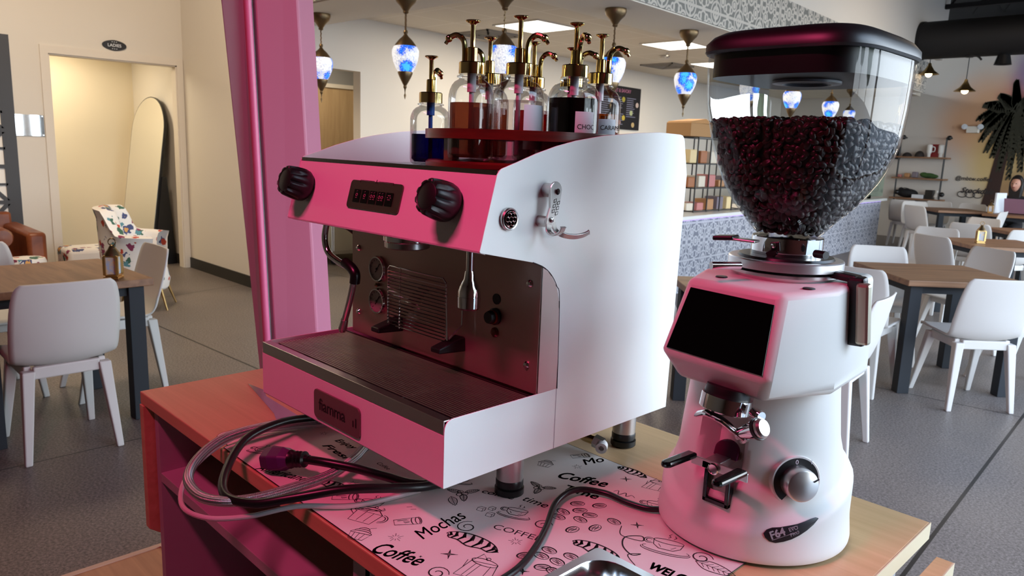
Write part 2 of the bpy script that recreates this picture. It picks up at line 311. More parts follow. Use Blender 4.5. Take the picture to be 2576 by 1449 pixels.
# ---------------------------------------------------------------- mesh helpers
class MB:
    def __init__(s): s.v = []; s.f = []; s.uv = {}
    def add(s, vs, fs):
        o = len(s.v); s.v += [tuple(p) for p in vs]; s.f += [tuple(i+o for i in f) for f in fs]; return s
    def box(s, x0, x1, y0, y1, z0, z1, M=None):
        vs = [Vector(p) for p in ((x0, y0, z0), (x1, y0, z0), (x1, y1, z0), (x0, y1, z0), (x0, y0, z1), (x1, y0, z1), (x1, y1, z1), (x0, y1, z1))]
        if M is not None: vs = [M @ p for p in vs]
        return s.add(vs, [(0, 3, 2, 1), (4, 5, 6, 7), (0, 1, 5, 4), (1, 2, 6, 5), (2, 3, 7, 6), (3, 0, 4, 7)])
    def hexa(s, bot, top):
        """4+4 corners, counter-clockwise seen from above"""
        return s.add(list(bot)+list(top), [(0, 3, 2, 1), (4, 5, 6, 7), (0, 1, 5, 4), (1, 2, 6, 5), (2, 3, 7, 6), (3, 0, 4, 7)])
    def bar(s, a, b, w, h=None, up=(0, 0, 1)):
        h = h or w; a, b = Vector(a), Vector(b); d = (b-a).normalized(); u = Vector(up)
        if abs(d.dot(u)) > 0.95: u = Vector((0, 1, 0))
        x = d.cross(u).normalized(); y = x.cross(d)
        q = lambda p: [p-x*w/2-y*h/2, p+x*w/2-y*h/2, p+x*w/2+y*h/2, p-x*w/2+y*h/2]
        return s.add(q(a)+q(b), [(0, 1, 2, 3), (7, 6, 5, 4), (0, 4, 5, 1), (1, 5, 6, 2), (2, 6, 7, 3), (3, 7, 4, 0)])
    def taper(s, a, b, wa, wb):
        a, b = Vector(a), Vector(b)
        q = lambda p, w: [p+Vector((-w/2, -w/2, 0)), p+Vector((w/2, -w/2, 0)), p+Vector((w/2, w/2, 0)), p+Vector((-w/2, w/2, 0))]
        return s.hexa(q(b, wb), q(a, wa)) if b.z < a.z else s.hexa(q(a, wa), q(b, wb))
    def lathe(s, prof, c=(0, 0, 0), seg=24, axis=None, flat=None):
        """prof: [(r, h)...] turned round an axis through c"""
        ax = Vector(axis or (0, 0, 1)).normalized()
        t = Vector((1, 0, 0)) if abs(ax.x) < 0.9 else Vector((0, 1, 0))
        x = (t-ax*t.dot(ax)).normalized(); y = ax.cross(x); c = Vector(c)
        o = len(s.v); n = len(prof)
        for r, h in prof:
            for k in range(seg):
                a = 2*PI*k/seg; s.v.append(tuple(c+ax*h+(x*math.cos(a)+y*math.sin(a))*r))
        for i in range(n-1):
            for k in range(seg):
                k2 = (k+1) % seg
                s.f.append((o+i*seg+k, o+i*seg+k2, o+(i+1)*seg+k2, o+(i+1)*seg+k))
        if prof[0][0] > 1e-6: s.f.append(tuple(o+k for k in range(seg))[::-1])
        if prof[-1][0] > 1e-6: s.f.append(tuple(o+(n-1)*seg+k for k in range(seg)))
        return s
    def cyl(s, a, b, r, r2=None, seg=20):
        a, b = Vector(a), Vector(b); L = (b-a).length
        return s.lathe([(r, 0), (r2 if r2 is not None else r, L)], a, seg, b-a)
    def tube(s, pts, r, seg=10, caps=True, smooth=6):
        P = [Vector(p) for p in pts]
        if smooth and len(P) > 2: P = catmull(P, smooth)
        o = len(s.v); n = len(P); prev = None; L = 0.0; us = []
        for i, p in enumerate(P):
            d = (P[min(i+1, n-1)]-P[max(i-1, 0)]).normalized()
            if prev is None:
                t = Vector((0, 0, 1)) if abs(d.z) < 0.9 else Vector((1, 0, 0)); x = (t-d*t.dot(d)).normalized()
            else: x = (prev-d*prev.dot(d)).normalized()
            prev = x; y = d.cross(x)
            if i: L += (P[i]-P[i-1]).length
            us.append(L)
            rr = r[min(int(i*len(r)/n), len(r)-1)] if isinstance(r, (list, tuple)) else r
            for k in range(seg):
                a = 2*PI*k/seg; s.v.append(tuple(p+(x*math.cos(a)+y*math.sin(a))*rr))
        for i in range(n-1):
            for k in range(seg):
                k2 = (k+1) % seg; s.f.append((o+i*seg+k, o+i*seg+k2, o+(i+1)*seg+k2, o+(i+1)*seg+k))
                s.uv[len(s.f)-1] = [(us[i], k/seg), (us[i], (k+1)/seg), (us[i+1], (k+1)/seg), (us[i+1], k/seg)]
        if caps: s.f.append(tuple(o+k for k in range(seg))[::-1]); s.f.append(tuple(o+(n-1)*seg+k for k in range(seg)))
        return s
    def prism(s, poly, f, h0, h1, holes=None):
        """poly: 2d outline (ccw), f(u, v, h) -> point; extruded h0..h1"""
        n = len(poly); o = len(s.v)
        s.v += [tuple(f(u, v, h0)) for u, v in poly]+[tuple(f(u, v, h1)) for u, v in poly]
        s.f.append(tuple(o+i for i in range(n))[::-1]); s.f.append(tuple(o+n+i for i in range(n)))
        for i in range(n):
            j = (i+1) % n; s.f.append((o+i, o+j, o+n+j, o+n+i))
        return s
    def grid(s, fn, nu, nv, closeu=False):
        o = len(s.v); U = nu if closeu else nu+1
        for i in range(U):
            for j in range(nv+1): s.v.append(tuple(fn(i/nu, j/nv)))
        for i in range(nu):
            i2 = (i+1) % U if closeu else i+1
            for j in range(nv): s.f.append((o+i*(nv+1)+j, o+i2*(nv+1)+j, o+i2*(nv+1)+j+1, o+i*(nv+1)+j+1))
        return s
    def ball(s, c, rx, ry=None, rz=None, seg=16, rings=10, M=None):
        ry = ry or rx; rz = rz or rx; c = Vector(c)
        def fn(u, v):
            a = 2*PI*u; b = PI*(v-0.5); p = Vector((rx*math.cos(b)*math.cos(a), ry*math.cos(b)*math.sin(a), rz*math.sin(b)))
            if M is not None: p = M @ p
            return c+p
        return s.grid(fn, seg, rings, True)
    def build(s, name, m, parent=None, smooth=35, bevel=0, solid=0, subsurf=0, bseg=2):
        me = bpy.data.meshes.new(name); me.from_pydata(s.v, [], s.f)
        if s.uv:
            l = me.uv_layers.new(name='UVMap')
            for fi, us in s.uv.items():
                p = me.polygons[fi]
                for k, li in enumerate(p.loop_indices): l.data[li].uv = us[k]
        me.validate(); me.update()
        if smooth:
            for p in me.polygons: p.use_smooth = True
            me.set_sharp_from_angle(angle=math.radians(smooth))
        o = bpy.data.objects.new(name, me); COL.objects.link(o)
        if m is not None: me.materials.append(m)
        if parent is not None: o.parent = parent
        if solid: md = o.modifiers.new('solid', 'SOLIDIFY'); md.thickness = solid; md.offset = 0
        if bevel:
            md = o.modifiers.new('bevel', 'BEVEL'); md.width = bevel; md.segments = bseg; md.limit_method = 'ANGLE'; md.angle_limit = math.radians(40); md.harden_normals = False
        if subsurf: md = o.modifiers.new('sub', 'SUBSURF'); md.levels = subsurf; md.render_levels = subsurf
        return o
def catmull(P, k):
    out = []; n = len(P)
    for i in range(n-1):
        a, b, c, d = P[max(i-1, 0)], P[i], P[i+1], P[min(i+2, n-1)]
        for j in range(k):
            t = j/k; out.append(0.5*((2*b)+(c-a)*t+(2*a-5*b+4*c-d)*t*t+(3*b-a-3*c+d)*t**3))
    out.append(P[-1]); return out
def rrect(x0, x1, y0, y1, r, n=5):
    out = []
    for cx, cy, a0 in ((x1-r, y0+r, -90), (x1-r, y1-r, 0), (x0+r, y1-r, 90), (x0+r, y0+r, 180)):
        for k in range(n+1):
            a = math.radians(a0+90*k/n); out.append((cx+r*math.cos(a), cy+r*math.sin(a)))
    return out
def thing(name, label, cat, loc=(0, 0, 0), rotz=0, group=None):
    o = bpy.data.objects.new(name, None); COL.objects.link(o); o.location = loc; o.rotation_euler = (0, 0, rotz)
    o.empty_display_size = 0.05
    return tag(o, label, cat, group)
def tag(o, label, cat, group=None, kind=None):
    o['label'] = label; o['category'] = cat
    if group: o['group'] = group
    if kind: o['kind'] = kind
    return o
def struct(o): o['kind'] = 'structure'; return o
def part(o, label=None):
    if label: o['label'] = label
    return o
def dup(root, loc, rotz, label=None, group=None, name=None):
    r = root.copy(); COL.objects.link(r); r.location = loc; r.rotation_euler = (0, 0, rotz)
    if label: r['label'] = label
    if group: r['group'] = group
    for ch in list(root.children):
        c = ch.copy(); COL.objects.link(c); c.parent = r
        for g in ch.children:
            d = g.copy(); COL.objects.link(d); d.parent = c
    return r
def text_geo(body, size, shear=0.0, bold=0.0, align='LEFT', spacing=1.0, extr=0.0):
    """flat letter outlines as (verts, faces) in the xy plane"""
    cu = bpy.data.curves.new('t', 'FONT'); cu.body = body; cu.size = 1.0; cu.shear = shear; cu.align_x = align; cu.space_character = spacing
    cu.resolution_u = 3; cu.extrude = extr
    ob = bpy.data.objects.new('t', cu); COL.objects.link(ob); dg = bpy.context.evaluated_depsgraph_get(); dg.update()
    me = bpy.data.meshes.new_from_object(ob.evaluated_get(dg))
    vs = [v.co*size for v in me.vertices]; fs = [tuple(p.vertices) for p in me.polygons]
    bpy.data.objects.remove(ob); bpy.data.curves.remove(cu); bpy.data.meshes.remove(me)
    if bold > 0:                                                    # thicken the strokes with slightly shifted copies
        V0, F0 = vs, fs; vs, fs = [], []; d = bold*size
        for k_, (dx, dy) in enumerate(((-d, -d), (d, -d), (-d, d), (d, d))):
            o = len(vs); vs += [v+Vector((dx, dy, .00004*k_+size*.002*k_)) for v in V0]; fs += [tuple(i+o for i in f) for f in F0]
    return vs, fs
def put_text(mb, body, size, origin, xdir, ydir, **kw):
    vs, fs = text_geo(body, size, **kw); o, x, y = Vector(origin), Vector(xdir), Vector(ydir); z = x.cross(y)
    mb.add([o+x*v.x+y*v.y+z*v.z for v in vs], fs); return mb
# ================================================================ the room
def box_obj(name, m, *b, parent=None, bevel=0): return MB().box(*b).build(name, m, parent, smooth=0, bevel=bevel)
def farpt(px, py, Y=15.46):
    d = CF + CR*((px-1288)/FPX) - CU*((py-724.5)/FPX); return CAMP + d*((Y-CAMP.y)/d.y)
def raypt(px, py, dist):
    d = CF + CR*((px-1288)/FPX) - CU*((py-724.5)/FPX); return CAMP + d*(dist/math.hypot(d.x, d.y))
struct(box_obj('floor', FLOOR, -10, 2.35, -4.35, 15.7, -0.1, 0))
struct(box_obj('ceiling_hall', BLACKPAINT, -10, 2.35, -4.35, 15.7, 4.5, 4.6))
# left wall with the washroom opening
mb = MB().box(-8.02, -7.9, -4.35, 1.5, 0, 4.5).box(-8.02, -7.9, 2.72, 2.79, 0, 4.5).box(-8.02, -7.9, 1.5, 2.72, 2.21, 4.5)
struct(mb.build('wall_left', WHITEWALL, smooth=0))
mb = MB().box(-7.9, -7.885, 1.43, 1.5, 0, 2.285).box(-7.9, -7.885, 2.72, 2.785, 0, 2.285).box(-7.9, -7.885, 1.5, 2.72, 2.21, 2.285)
mb.box(-8.02, -7.9, 1.5, 1.512, 0, 2.21).box(-8.02, -7.9, 2.708, 2.72, 0, 2.21).box(-8.02, -7.9, 1.5, 2.72, 2.198, 2.21)
struct(mb.build('trim_1', TRIMW, smooth=0))
mb = MB().box(-9.62, -9.5, 0.5, 2.79, 0, 2.6).box(-9.62, -8.02, 0.5, 0.6, 0, 2.6)
struct(mb.build('wall_washroom', CREAM, smooth=0))
struct(box_obj('ceiling_washroom', CREAM, -9.62, -8.02, 0.5, 2.79, 2.6, 2.65))
struct(box_obj('baseboard_washroom', BASEB, -9.5, -8.02, 2.775, 2.79, 0, 0.11))
# corridor wall
struct(box_obj('wall_corridor', WHITEWALL, -9.62, -6.2, 2.79, 2.91, 0, 4.5))
struct(box_obj('baseboard_corridor', BASEB, -7.885, -6.2, 2.775, 2.79, 0, 0.115))
# back wall behind the service counter, running away at 95 degrees
A95 = math.radians(95); DB = Vector((math.cos(A95), math.sin(A95), 0)); NB = Vector((-DB.y, DB.x, 0))
O95 = Vector((-6.2, 2.79, 0))
def back(s0, s1, z0, z1, t0, t1, mb):
    f = lambda s, t, z: O95+DB*s+NB*t+Vector((0, 0, z))
    return mb.hexa([f(s0, t0, z0), f(s1, t0, z0), f(s1, t1, z0), f(s0, t1, z0)], [f(s0, t0, z1), f(s1, t0, z1), f(s1, t1, z1), f(s0, t1, z1)])
mb = MB(); back(0, .49, 0, 3.2, 0, .12, mb); back(.49, 1.225, 2.2, 3.2, 0, .12, mb); back(1.225, 12.8, 0, 3.2, 0, .12, mb)
struct(mb.build('wall_back', WHITEWALL, smooth=0))
struct(MB().box(-9.9, -6.2, 2.92, 2.97, 0, 3.0).box(-8.2, -8.05, 2.97, 4.38, 0, 3.0).build('wall_hallway', CREAM, smooth=0))
struct(MB().box(-8.2, -8.05, 4.38, 6.6, 0, 3.0).box(-8.2, -6.72, 6.6, 6.7, 0, 3.0).build('wall_hallway_end', GREYWALL, smooth=0))
struct(box_obj('baseboard_hallway', BASEB, -8.05, -8.035, 2.97, 6.6, 0, 0.11))
dr = MB().box(-8.05, -8.02, 4.46, 5.03, 0.01, 2.14).build('door_1', DOORW, smooth=0, bevel=0.003); struct(dr)
struct(MB().box(-8.05, -8.0, 4.41, 4.46, 0, 2.19).box(-8.05, -8.0, 5.03, 5.08, 0, 2.19).box(-8.05, -8.0, 4.46, 5.03, 2.14, 2.19).build('trim_2', TRIMW, smooth=0))
# ceiling of the service area with its grid
def grid_mat():
    m, nt, b = nodes_of('ceiling_tiles')
    tc = N(nt, 'ShaderNodeTexCoord'); sp = N(nt, 'ShaderNodeSeparateXYZ'); nt.links.new(tc.outputs['Object'], sp.inputs[0])
    def ln(o, off):
        t = math_n(nt, 'FRACT', math_n(nt, 'MULTIPLY_ADD', o, 1/0.61, off)); return math_n(nt, 'LESS_THAN', t, 0.03)
    g = math_n(nt, 'MAXIMUM', ln(sp.outputs[0], .33), ln(math_n(nt, 'MULTIPLY_ADD', sp.outputs[0], 0.0, sp.outputs[1]), .2))
    nt.links.new(mixc(nt, g, rgb(228, 218, 202), rgb(244, 236, 224)), b.inputs['Base Color']); b.inputs['Roughness'].default_value = 0.9
    return m
poly = [(-8.2, 2.95), (-3.45, 2.95), (-4.5, 15.5), (-8.2, 15.5)]
P3 = lambda u, v, h: (u, v, h)
struct(MB().prism(poly, P3, 2.74, 2.8).build('ceiling_service', grid_mat(), smooth=0))
xo = lambda y: -2.95-0.078*(y-4.24)
poly = [(-6.2, 2.82), (xo(2.82), 2.82), (xo(12.9), 12.9), (xo(12.9)-.65, 12.9), (-3.55, 3.5), (-6.262, 3.5)]
struct(MB().prism(poly, P3, 2.59, 2.735).build('ceiling_bulkhead', CEIL, smooth=0))
poly = [(-6.2, 2.82), (xo(2.82), 2.82), (xo(12.9), 12.9), (xo(12.9)-.1, 12.9), (xo(2.92)-.1, 2.92), (-6.2, 2.92)]
struct(MB().prism(poly, P3, 2.735, 4.5).prism([(xo(12.9), 12.9), (xo(13.9), 13.9), (xo(13.9)-.1, 13.9), (xo(12.9)-.1, 12.9)], P3, 3.2, 4.5).build('wall_upper', WHITEWALL, smooth=0))
# stamped tin bands on the bulkhead
mb = MB().prism([(xo(2.81)+.004, 2.81), (xo(2.81)+.016, 2.81), (xo(12.9)+.016, 12.9), (xo(12.9)+.004, 12.9)], P3, 2.6, 3.06)
mb.prism([(xo(12.9)+.016, 12.9), (xo(12.9)+.016, 12.93), (xo(12.9)-.65, 12.93), (xo(12.9)-.65, 12.9)], P3, 2.6, 3.06)
struct(mb.build('trim_3', TINY, smooth=0))
struct(box_obj('trim_4', TINX, -6.2, xo(2.81)+.016, 2.80, 2.815, 2.6, 3.06))
# far wall with the sunset mural
def far_mat():
    m, nt, b = nodes_of('mural_wall')
    tc = N(nt, 'ShaderNodeTexCoord')
    nz = N(nt, 'ShaderNodeTexNoise'); nz.inputs['Scale'].default_value = 0.8; nt.links.new(tc.outputs['Object'], nz.inputs[0])
    c = rgb(205, 198, 190)
    for cen, r, col in (((-3.3, 15.5, 2.3), 1.15, rgb(214, 160, 116)), ((-3.0, 15.5, 1.5), .9, rgb(206, 176, 112)), ((-2.6, 15.5, 2.7), .75, rgb(196, 118, 110)), ((-2.6, 15.5, 3.15), .6, rgb(140, 122, 160)), ((-2.7, 15.5, .95), .6, rgb(150, 112, 74)), ((-1.9, 15.5, 1.3), .9, rgb(60, 40, 34)), ((-.6, 15.5, 1.6), 2.0, rgb(120, 70, 50))):
        d = N(nt, 'ShaderNodeVectorMath', operation='DISTANCE'); nt.links.new(tc.outputs['Object'], d.inputs[0]); d.inputs[1].default_value = cen
        f = N(nt, 'ShaderNodeMapRange', interpolation_type='SMOOTHSTEP'); f.inputs[1].default_value = r; f.inputs[2].default_value = r*0.3
        nt.links.new(math_n(nt, 'MULTIPLY_ADD', nz.outputs[0], 0.4, math_n(nt, 'ADD', d.outputs['Value'], -0.2)), f.inputs[0])
        c = mixc(nt, math_n(nt, 'MULTIPLY', f.outputs[0], 0.85), c, col)
    nt.links.new(c, b.inputs['Base Color']); b.inputs['Roughness'].default_value = 0.85
    return m
struct(box_obj('wall_far', far_mat(), -8.2, 2.35, 15.5, 15.65, 0, 4.05))
struct(box_obj('trim_5', BLACKPAINT, -8.2, 2.35, 15.5, 15.65, 4.05, 4.5))
struct(box_obj('wall_front', mat('umber_wall_paint', rgb(104, 92, 82), .8), -8.02, 2.35, -4.45, -4.35, 0, 4.5))
# glazed wall on the right: posts, sill and head
mb = MB().box(2.2, 2.3, .35, 15.5, 0, 0.1).box(2.2, 2.3, .35, 15.5, 3.35, 4.5)
struct(mb.build('wall_right', WHITEWALL, smooth=0))
struct(box_obj('wall_right_near', mat('dark_wall_paint', rgb(96, 84, 76), .8), 2.2, 2.3, -4.35, .35, 0, 4.5))
for k, y in enumerate((.35, 3.75, 8.5, 12.2, 15.3)):
    struct(box_obj('window_%d' % (k+1), BLACKPAINT, 2.19, 2.31, y-.05, y+.08, 0.1, 3.35))
# outside: pavement, hedge and trees seen only as reflections
struct(box_obj('ground_outside', mat('asphalt', rgb(120, 118, 116), 0.9), 2.35, 40, -20, 40, -0.3, -0.12))
LEAFM = mat('foliage', rgb(70, 104, 48), 0.8, noise=(5, rgb(40, 66, 28)))
TRUNKM = mat('bark', rgb(92, 72, 56), 0.9)
for k, (x, y, h) in enumerate(((11, 1, 5.5), (14, 6, 6.5), (12.5, 12, 5.8))):
    t = thing('tree', ('round leafy tree outside, nearest the entrance glass', 'tall leafy tree outside, middle of three', 'leafy tree outside, farthest along the car park')[k], 'tree', (x, y, -.12), group='trees outside the windows')
    MB().lathe([(.18, 0), (.12, h*.5), (.08, h*.7)], seg=10).build('trunk', TRUNKM, t)
    mb = MB()
    for q in range(16): mb.ball((rnd.uniform(-1.2, 1.2), rnd.uniform(-1.2, 1.2), h*.55+rnd.uniform(0, h*.4)), rnd.uniform(.6, 1.1), seg=9, rings=6)
    mb.build('crown', LEAFM, t)

# ---------------------------------------------------------------- roof structure at the top right
def joist(y, label):
    t = thing('roof_truss', label, 'truss', (-.2, y, 3.98), group='black roof trusses')
    mb = MB().box(-3.5, 2.35, -.04, .04, 0, .07).box(-3.5, 2.35, -.04, .04, .43, .5); mb.build('chord', BLACKPAINT, t, smooth=0)
    mb = MB(); n = 11
    for i in range(n):
        x = -3.4+i*.48; mb.bar((x, 0, .05), (x+.24, 0, .46), .03).bar((x+.24, 0, .46), (x+.48, 0, .05), .03)
    mb.build('web', BLACKPAINT, t, smooth=0)
joist(12.25, 'black steel roof truss just above the round duct'); joist(13.6, 'black roof truss second behind the round duct'); joist(14.7, 'black roof truss nearest the mural wall')
t = thing('air_duct', 'large round black air duct under the roof trusses', 'duct', (-.2, 12.3, 3.31))
MB().cyl((-3.35, 0, 0), (2.4, 0, 0), .275, seg=32).build('duct_pipe', mat('duct_paint', rgb(14, 12, 13), 0.6), t)
MB().cyl((-3.36, 0, 0), (-3.31, 0, 0), .283, seg=32).build('seam_band', BLACKPAINT, t)
def cone_lamp(px, py, y, top, label):
    c = farpt(px, py, y); t = thing('cone_pendant', label, 'lamp', c, group='brass cone pendants')
    MB().lathe([(.0, .17), (.02, .16), (.03, .12), (.075, .05), (.14, .0), (.15, -.01), (.13, -.005), (.07, .04), (0, .1)], seg=20).build('shade', BRASS, t)
    MB().cyl((0, 0, .16), (0, 0, top-c.z), .006, seg=6).build('cord', BLACKPL, t)
    MB().cyl((0, 0, top-c.z-.02), (0, 0, top-c.z), .05, seg=12).build('ceiling_mount', BLACKPL, t)
    MB().ball((0, 0, .0), .05, seg=12, rings=8).build('bulb', BULB, t)
cone_lamp(2427, 228, 12.3, 3.05, 'lit brass cone pendant hanging below the round duct')
cone_lamp(2336, 186, 12.5, 3.08, 'small brass cone pendant beside the end of the tin band')
c = farpt(2524, 150, 12.3)
t = thing('track_spotlight', 'black bell shaped spotlight under the round duct', 'lamp', c)
MB().lathe([(.0, .14), (.05, .14), (.075, .08), (.11, -.06), (.115, -.07), (.10, -.065), (0, .05)], seg=20).build('lamp_housing', BLACKPL, t)
MB().cyl((0, 0, .13), (0, 0, .2), .02, seg=8).build('stem', BLACKPL, t)
t = thing('duct_bracket', 'short curved black bracket below the duct', 'bracket', farpt(2445, 143, 12.2))
MB().tube([(-.09, 0, .02), (0, 0, .03), (.08, 0, 0), (.13, 0, -.05)], .014, 8).build('arm', BLACKPL, t)

# ---------------------------------------------------------------- ceiling lights and mosaic lamps
PL = [(-5.08, 5.37, .62, .6), (-4.57, 7.26, .62, .6), (-5.15, 9.2, .6, .6)]
PLL = ('square white ceiling light panel above the gold pumps', 'square white ceiling light panel left of the grinder lid', 'white ceiling light panel farthest back behind the hopper')
for k, (x, y, sx, sy) in enumerate(PL):
    t = thing('ceiling_light', PLL[k], 'ceiling light', (x, y, 2.74), group='square ceiling light panels')
    MB().box(-sx/2, sx/2, -sy/2, sy/2, -.012, -.002).build('diffuser', PANEL, t, smooth=0)
    e = .02; MB().box(-sx/2-e, sx/2+e, -sy/2-e, -sy/2, -.014, 0).box(-sx/2-e, sx/2+e, sy/2, sy/2+e, -.014, 0).box(-sx/2-e, -sx/2, -sy/2, sy/2, -.014, 0).box(sx/2, sx/2+e, -sy/2, sy/2, -.014, 0).build('frame', TRIMW, t, smooth=0)
def vent(x, y, label):
    t = thing('ceiling_vent', label, 'vent', (x, y, 2.74), group='ceiling vents')
    mb = MB()
    for i in range(4):
        s = .28-.065*i; mb.box(-s, s, -s, -s+.02, -.02, 0).box(-s, s, s-.02, s, -.02, 0).box(-s, -s+.02, -s, s, -.02, 0).box(s-.02, s, -s, s, -.02, 0)
    mb.build('grille', mat('vent_grey', rgb(150, 144, 136), 0.7), t, smooth=0)
vent(-5.95, 5.5, 'square ceiling vent left of the nearest light panel'); vent(-5.9, 9.0, 'square ceiling vent left of the farthest light panel')
for k, (px, py) in enumerate(((1190, 52), (1679, 133))):
    c = onz(px, py, 2.735); o = MB().lathe([(.012, 0), (.012, -.03), (.035, -.035), (.035, -.045), (0, -.06)], seg=10).build('sprinkler', STEEL); o.location = c
    tag(o, ('small sprinkler head above the leftmost gold pump', 'small sprinkler head right of the mosaic lamps')[k], 'sprinkler', 'sprinkler heads')
c = onz(1670, 141, 2.735); o = MB().lathe([(.07, 0), (.07, -.03), (.05, -.045), (0, -.045)], seg=16).build('smoke_detector', TRIMW); o.location = c; tag(o, 'round white smoke detector on the tiled ceiling', 'detector')

def mosaic_lamp():
    t = thing('mosaic_lamp', 'x', 'pendant lamp', (0, 0, 0), group='blue mosaic pendant lamps')
    MB().lathe([(.085, 0), (.088, -.02), (.075, -.055), (.045, -.085), (.02, -.12), (.022, -.13), (.014, -.14), (0, -.14)], seg=20).build('canopy', BRASSDARK, t)
    mb = MB(); z = -.13
    for i in range(8): mb.tube([(0.006*math.cos(a), 0.006*math.sin(a)*(i % 2), z-.013-.013*math.sin(a)) if i % 2 else (0.006*math.cos(a), 0, z-.013-.013*math.sin(a)) for a in [2*PI*q/8 for q in range(9)]], .0025, 4, False, 0); z -= .018
    mb.cyl((0, 0, -.13), (0, 0, -.27), .003, seg=5).build('chain', BRASSDARK, t)
    MB().lathe([(0, -.255), (.014, -.26), (.018, -.275), (.012, -.29), (.022, -.305), (.05, -.33), (.078, -.365), (.088, -.385), (.07, -.38)], seg=22).build('top_cap', BRASSDARK, t)
    MB().lathe([(.075, -.37), (.092, -.385), (.103, -.41), (.104, -.44), (.094, -.49), (.074, -.54), (.052, -.575), (.03, -.575)], seg=28).build('mosaic_globe', LAMPG, t)
    MB().lathe([(.056, -.565), (.058, -.58), (.045, -.61), (.024, -.65), (.012, -.67), (.014, -.685), (.006, -.70), (.003, -.73), (.009, -.745), (.002, -.775), (0, -.775)], seg=18).build('bottom_finial', BRASSDARK, t)
    return t
LP = [(-5.60, 3.13, 2.59, 'mosaic pendant lamp leftmost of the row, beside the pink post'), (-4.22, 3.05, 2.59, 'mosaic pendant lamp second from the left, canopy cut by the photo top'),
      (-3.30, 3.22, 2.55, 'mosaic pendant lamp right behind the tallest gold pump'), (-3.25, 4.39, 2.59, 'mosaic pendant lamp hanging above the menu board'),
      (-3.36, 5.62, 2.59, 'mosaic pendant lamp just left of the grinder hopper'), (-3.43, 6.95, 2.62, 'mosaic pendant lamp seen through the left of the hopper'),
      (-3.53, 8.15, 2.62, 'mosaic pendant lamp seen through the middle of the hopper'), (-3.6, 9.4, 2.59, 'mosaic pendant lamp seen through the right of the hopper'),
      (-5.05, 13.6, 2.74, 'dim mosaic pendant lamp low behind the beans, smallest of the row')]
L0 = mosaic_lamp()
for k, (x, y, z, lb) in enumerate(LP):
    if k == 0: L0.location = (x, y, z); L0['label'] = lb
    else: dup(L0, (x, y, z), k*0.9+.4, lb)
# ---------------------------------------------------------------- service counter and what stands on it
xc = lambda y: -3.71-0.079*(y-6.38)
t = thing('service_counter', 'long service counter faced with stamped tin tiles under a white top', 'counter', (0, 0, 0))
MB().prism([(xc(5.0), 5.0), (xc(13.45), 13.45), (xc(13.45)-.6, 13.45), (xc(5)-.6, 5.0)], P3, 0.02, .79).build('counter_body', TRIMW, t, smooth=0)
MB().prism([(xc(5.0)+.012, 4.99), (xc(13.45)+.012, 13.46), (xc(13.45), 13.46), (xc(5.0), 4.99)], P3, 0.0, .79).build('tin_front', TINC, t, smooth=0)
MB().prism([(xc(4.95)+.05, 4.95), (xc(13.7)+.05, 13.7), (xc(13.7)-.65, 13.7), (xc(4.95)-.65, 4.95)], P3, .79, .83).build('countertop', mat('white_stone', rgb(226, 228, 226), 0.3), t, smooth=0, bevel=.005)
MB().prism([(xc(5)+.03, 5.0), (xc(13.4)+.03, 13.4), (xc(13.4)+.02, 13.4), (xc(5)+.02, 5.0)], P3, .782, .79).build('led_strip', mat('violet_led', rgb(180, 140, 255), .5, emit=(.55, .35, 1, 1), estr=1.0), t, smooth=0)
t = thing('display_rack', 'black wire display rack of wrapped snacks on the counter', 'rack', (-4.1, 7.35, .832))
mb = MB()
for x in (-.2, .2):
    for y in (-.55, -.28, 0, .28, .55): mb.bar((x, y, 0), (x, y, .83), .012)
for z in (0.01, .27, .54, .83):
    for x in (-.2, .2): mb.bar((x, -.55, z), (x, .55, z), .012)
    for y in (-.55, .55): mb.bar((-.2, y, z), (.2, y, z), .012)
mb.build('frame', BLACKPL, t, smooth=0)
for z in (.27, .54):
    MB().box(-.2, .2, -.55, .55, z-.004, z).build('shelf', WINGLASS, t, smooth=0)
cols = [rgb(214, 204, 186), rgb(190, 120, 116), rgb(176, 128, 84), rgb(120, 110, 120), rgb(222, 200, 150), rgb(160, 100, 60)]
SNK = [mat('snack_wrap_%s' % n, c, .5) for n, c in zip(('cream', 'rose', 'tan', 'violet', 'butter', 'brown'), cols)]
q = 0
for z in (0.84, 1.107, 1.377):
    for i in range(5):
        y = 6.9+i*.22; h = rnd.uniform(.07, .16)
        o = MB().box(-.09, .09, -.07, .07, 0, h).build('snack_box', SNK[q % 6], bevel=.01, smooth=0); o.location = (-4.1, y, z)
        tag(o, 'small wrapped snack box standing in the black wire rack', 'box', 'snack boxes in the wire rack'); q += 1
for i in range(5):
    for z in (1.395, 1.125, .86): pass
t = thing('cardboard_box', 'open brown cardboard box on top of the wire rack', 'box', (-4.1, 6.93, 1.672))
MB().box(-.16, .16, -.24, .2, 0, .14).build('carton', CARTON, t, smooth=0, bevel=.002)
MB().hexa([(-.16, -.24, .14), (.16, -.24, .14), (.16, .2, .145), (-.16, .2, .145)], [(-.15, -.22, .16), (.15, -.22, .16), (.12, .12, .2), (-.12, .12, .2)]).build('flap', CARTON, t, smooth=0)
o = MB().hexa([(-.1, -.11, 0), (.1, -.11, 0), (.1, .11, 0), (-.1, .11, 0)], [(-.06, -.08, .19), (.06, -.08, .19), (.06, .09, .19), (-.06, .09, .19)]).build('paper_bag', BLACKBAG, bevel=.015, smooth=0); o.location = (-4.1, 7.32, 1.672)
tag(o, 'black paper bag on top of the wire rack', 'bag')
o = MB().hexa([(-.1, -.17, 0), (.04, -.17, 0), (.04, .17, 0), (-.1, .17, 0)], [(-.14, -.13, .33), (0, -.13, .33), (0, .13, .33), (-.14, .13, .33)]).build('menu_stand', SNK[2], bevel=.005, smooth=0)
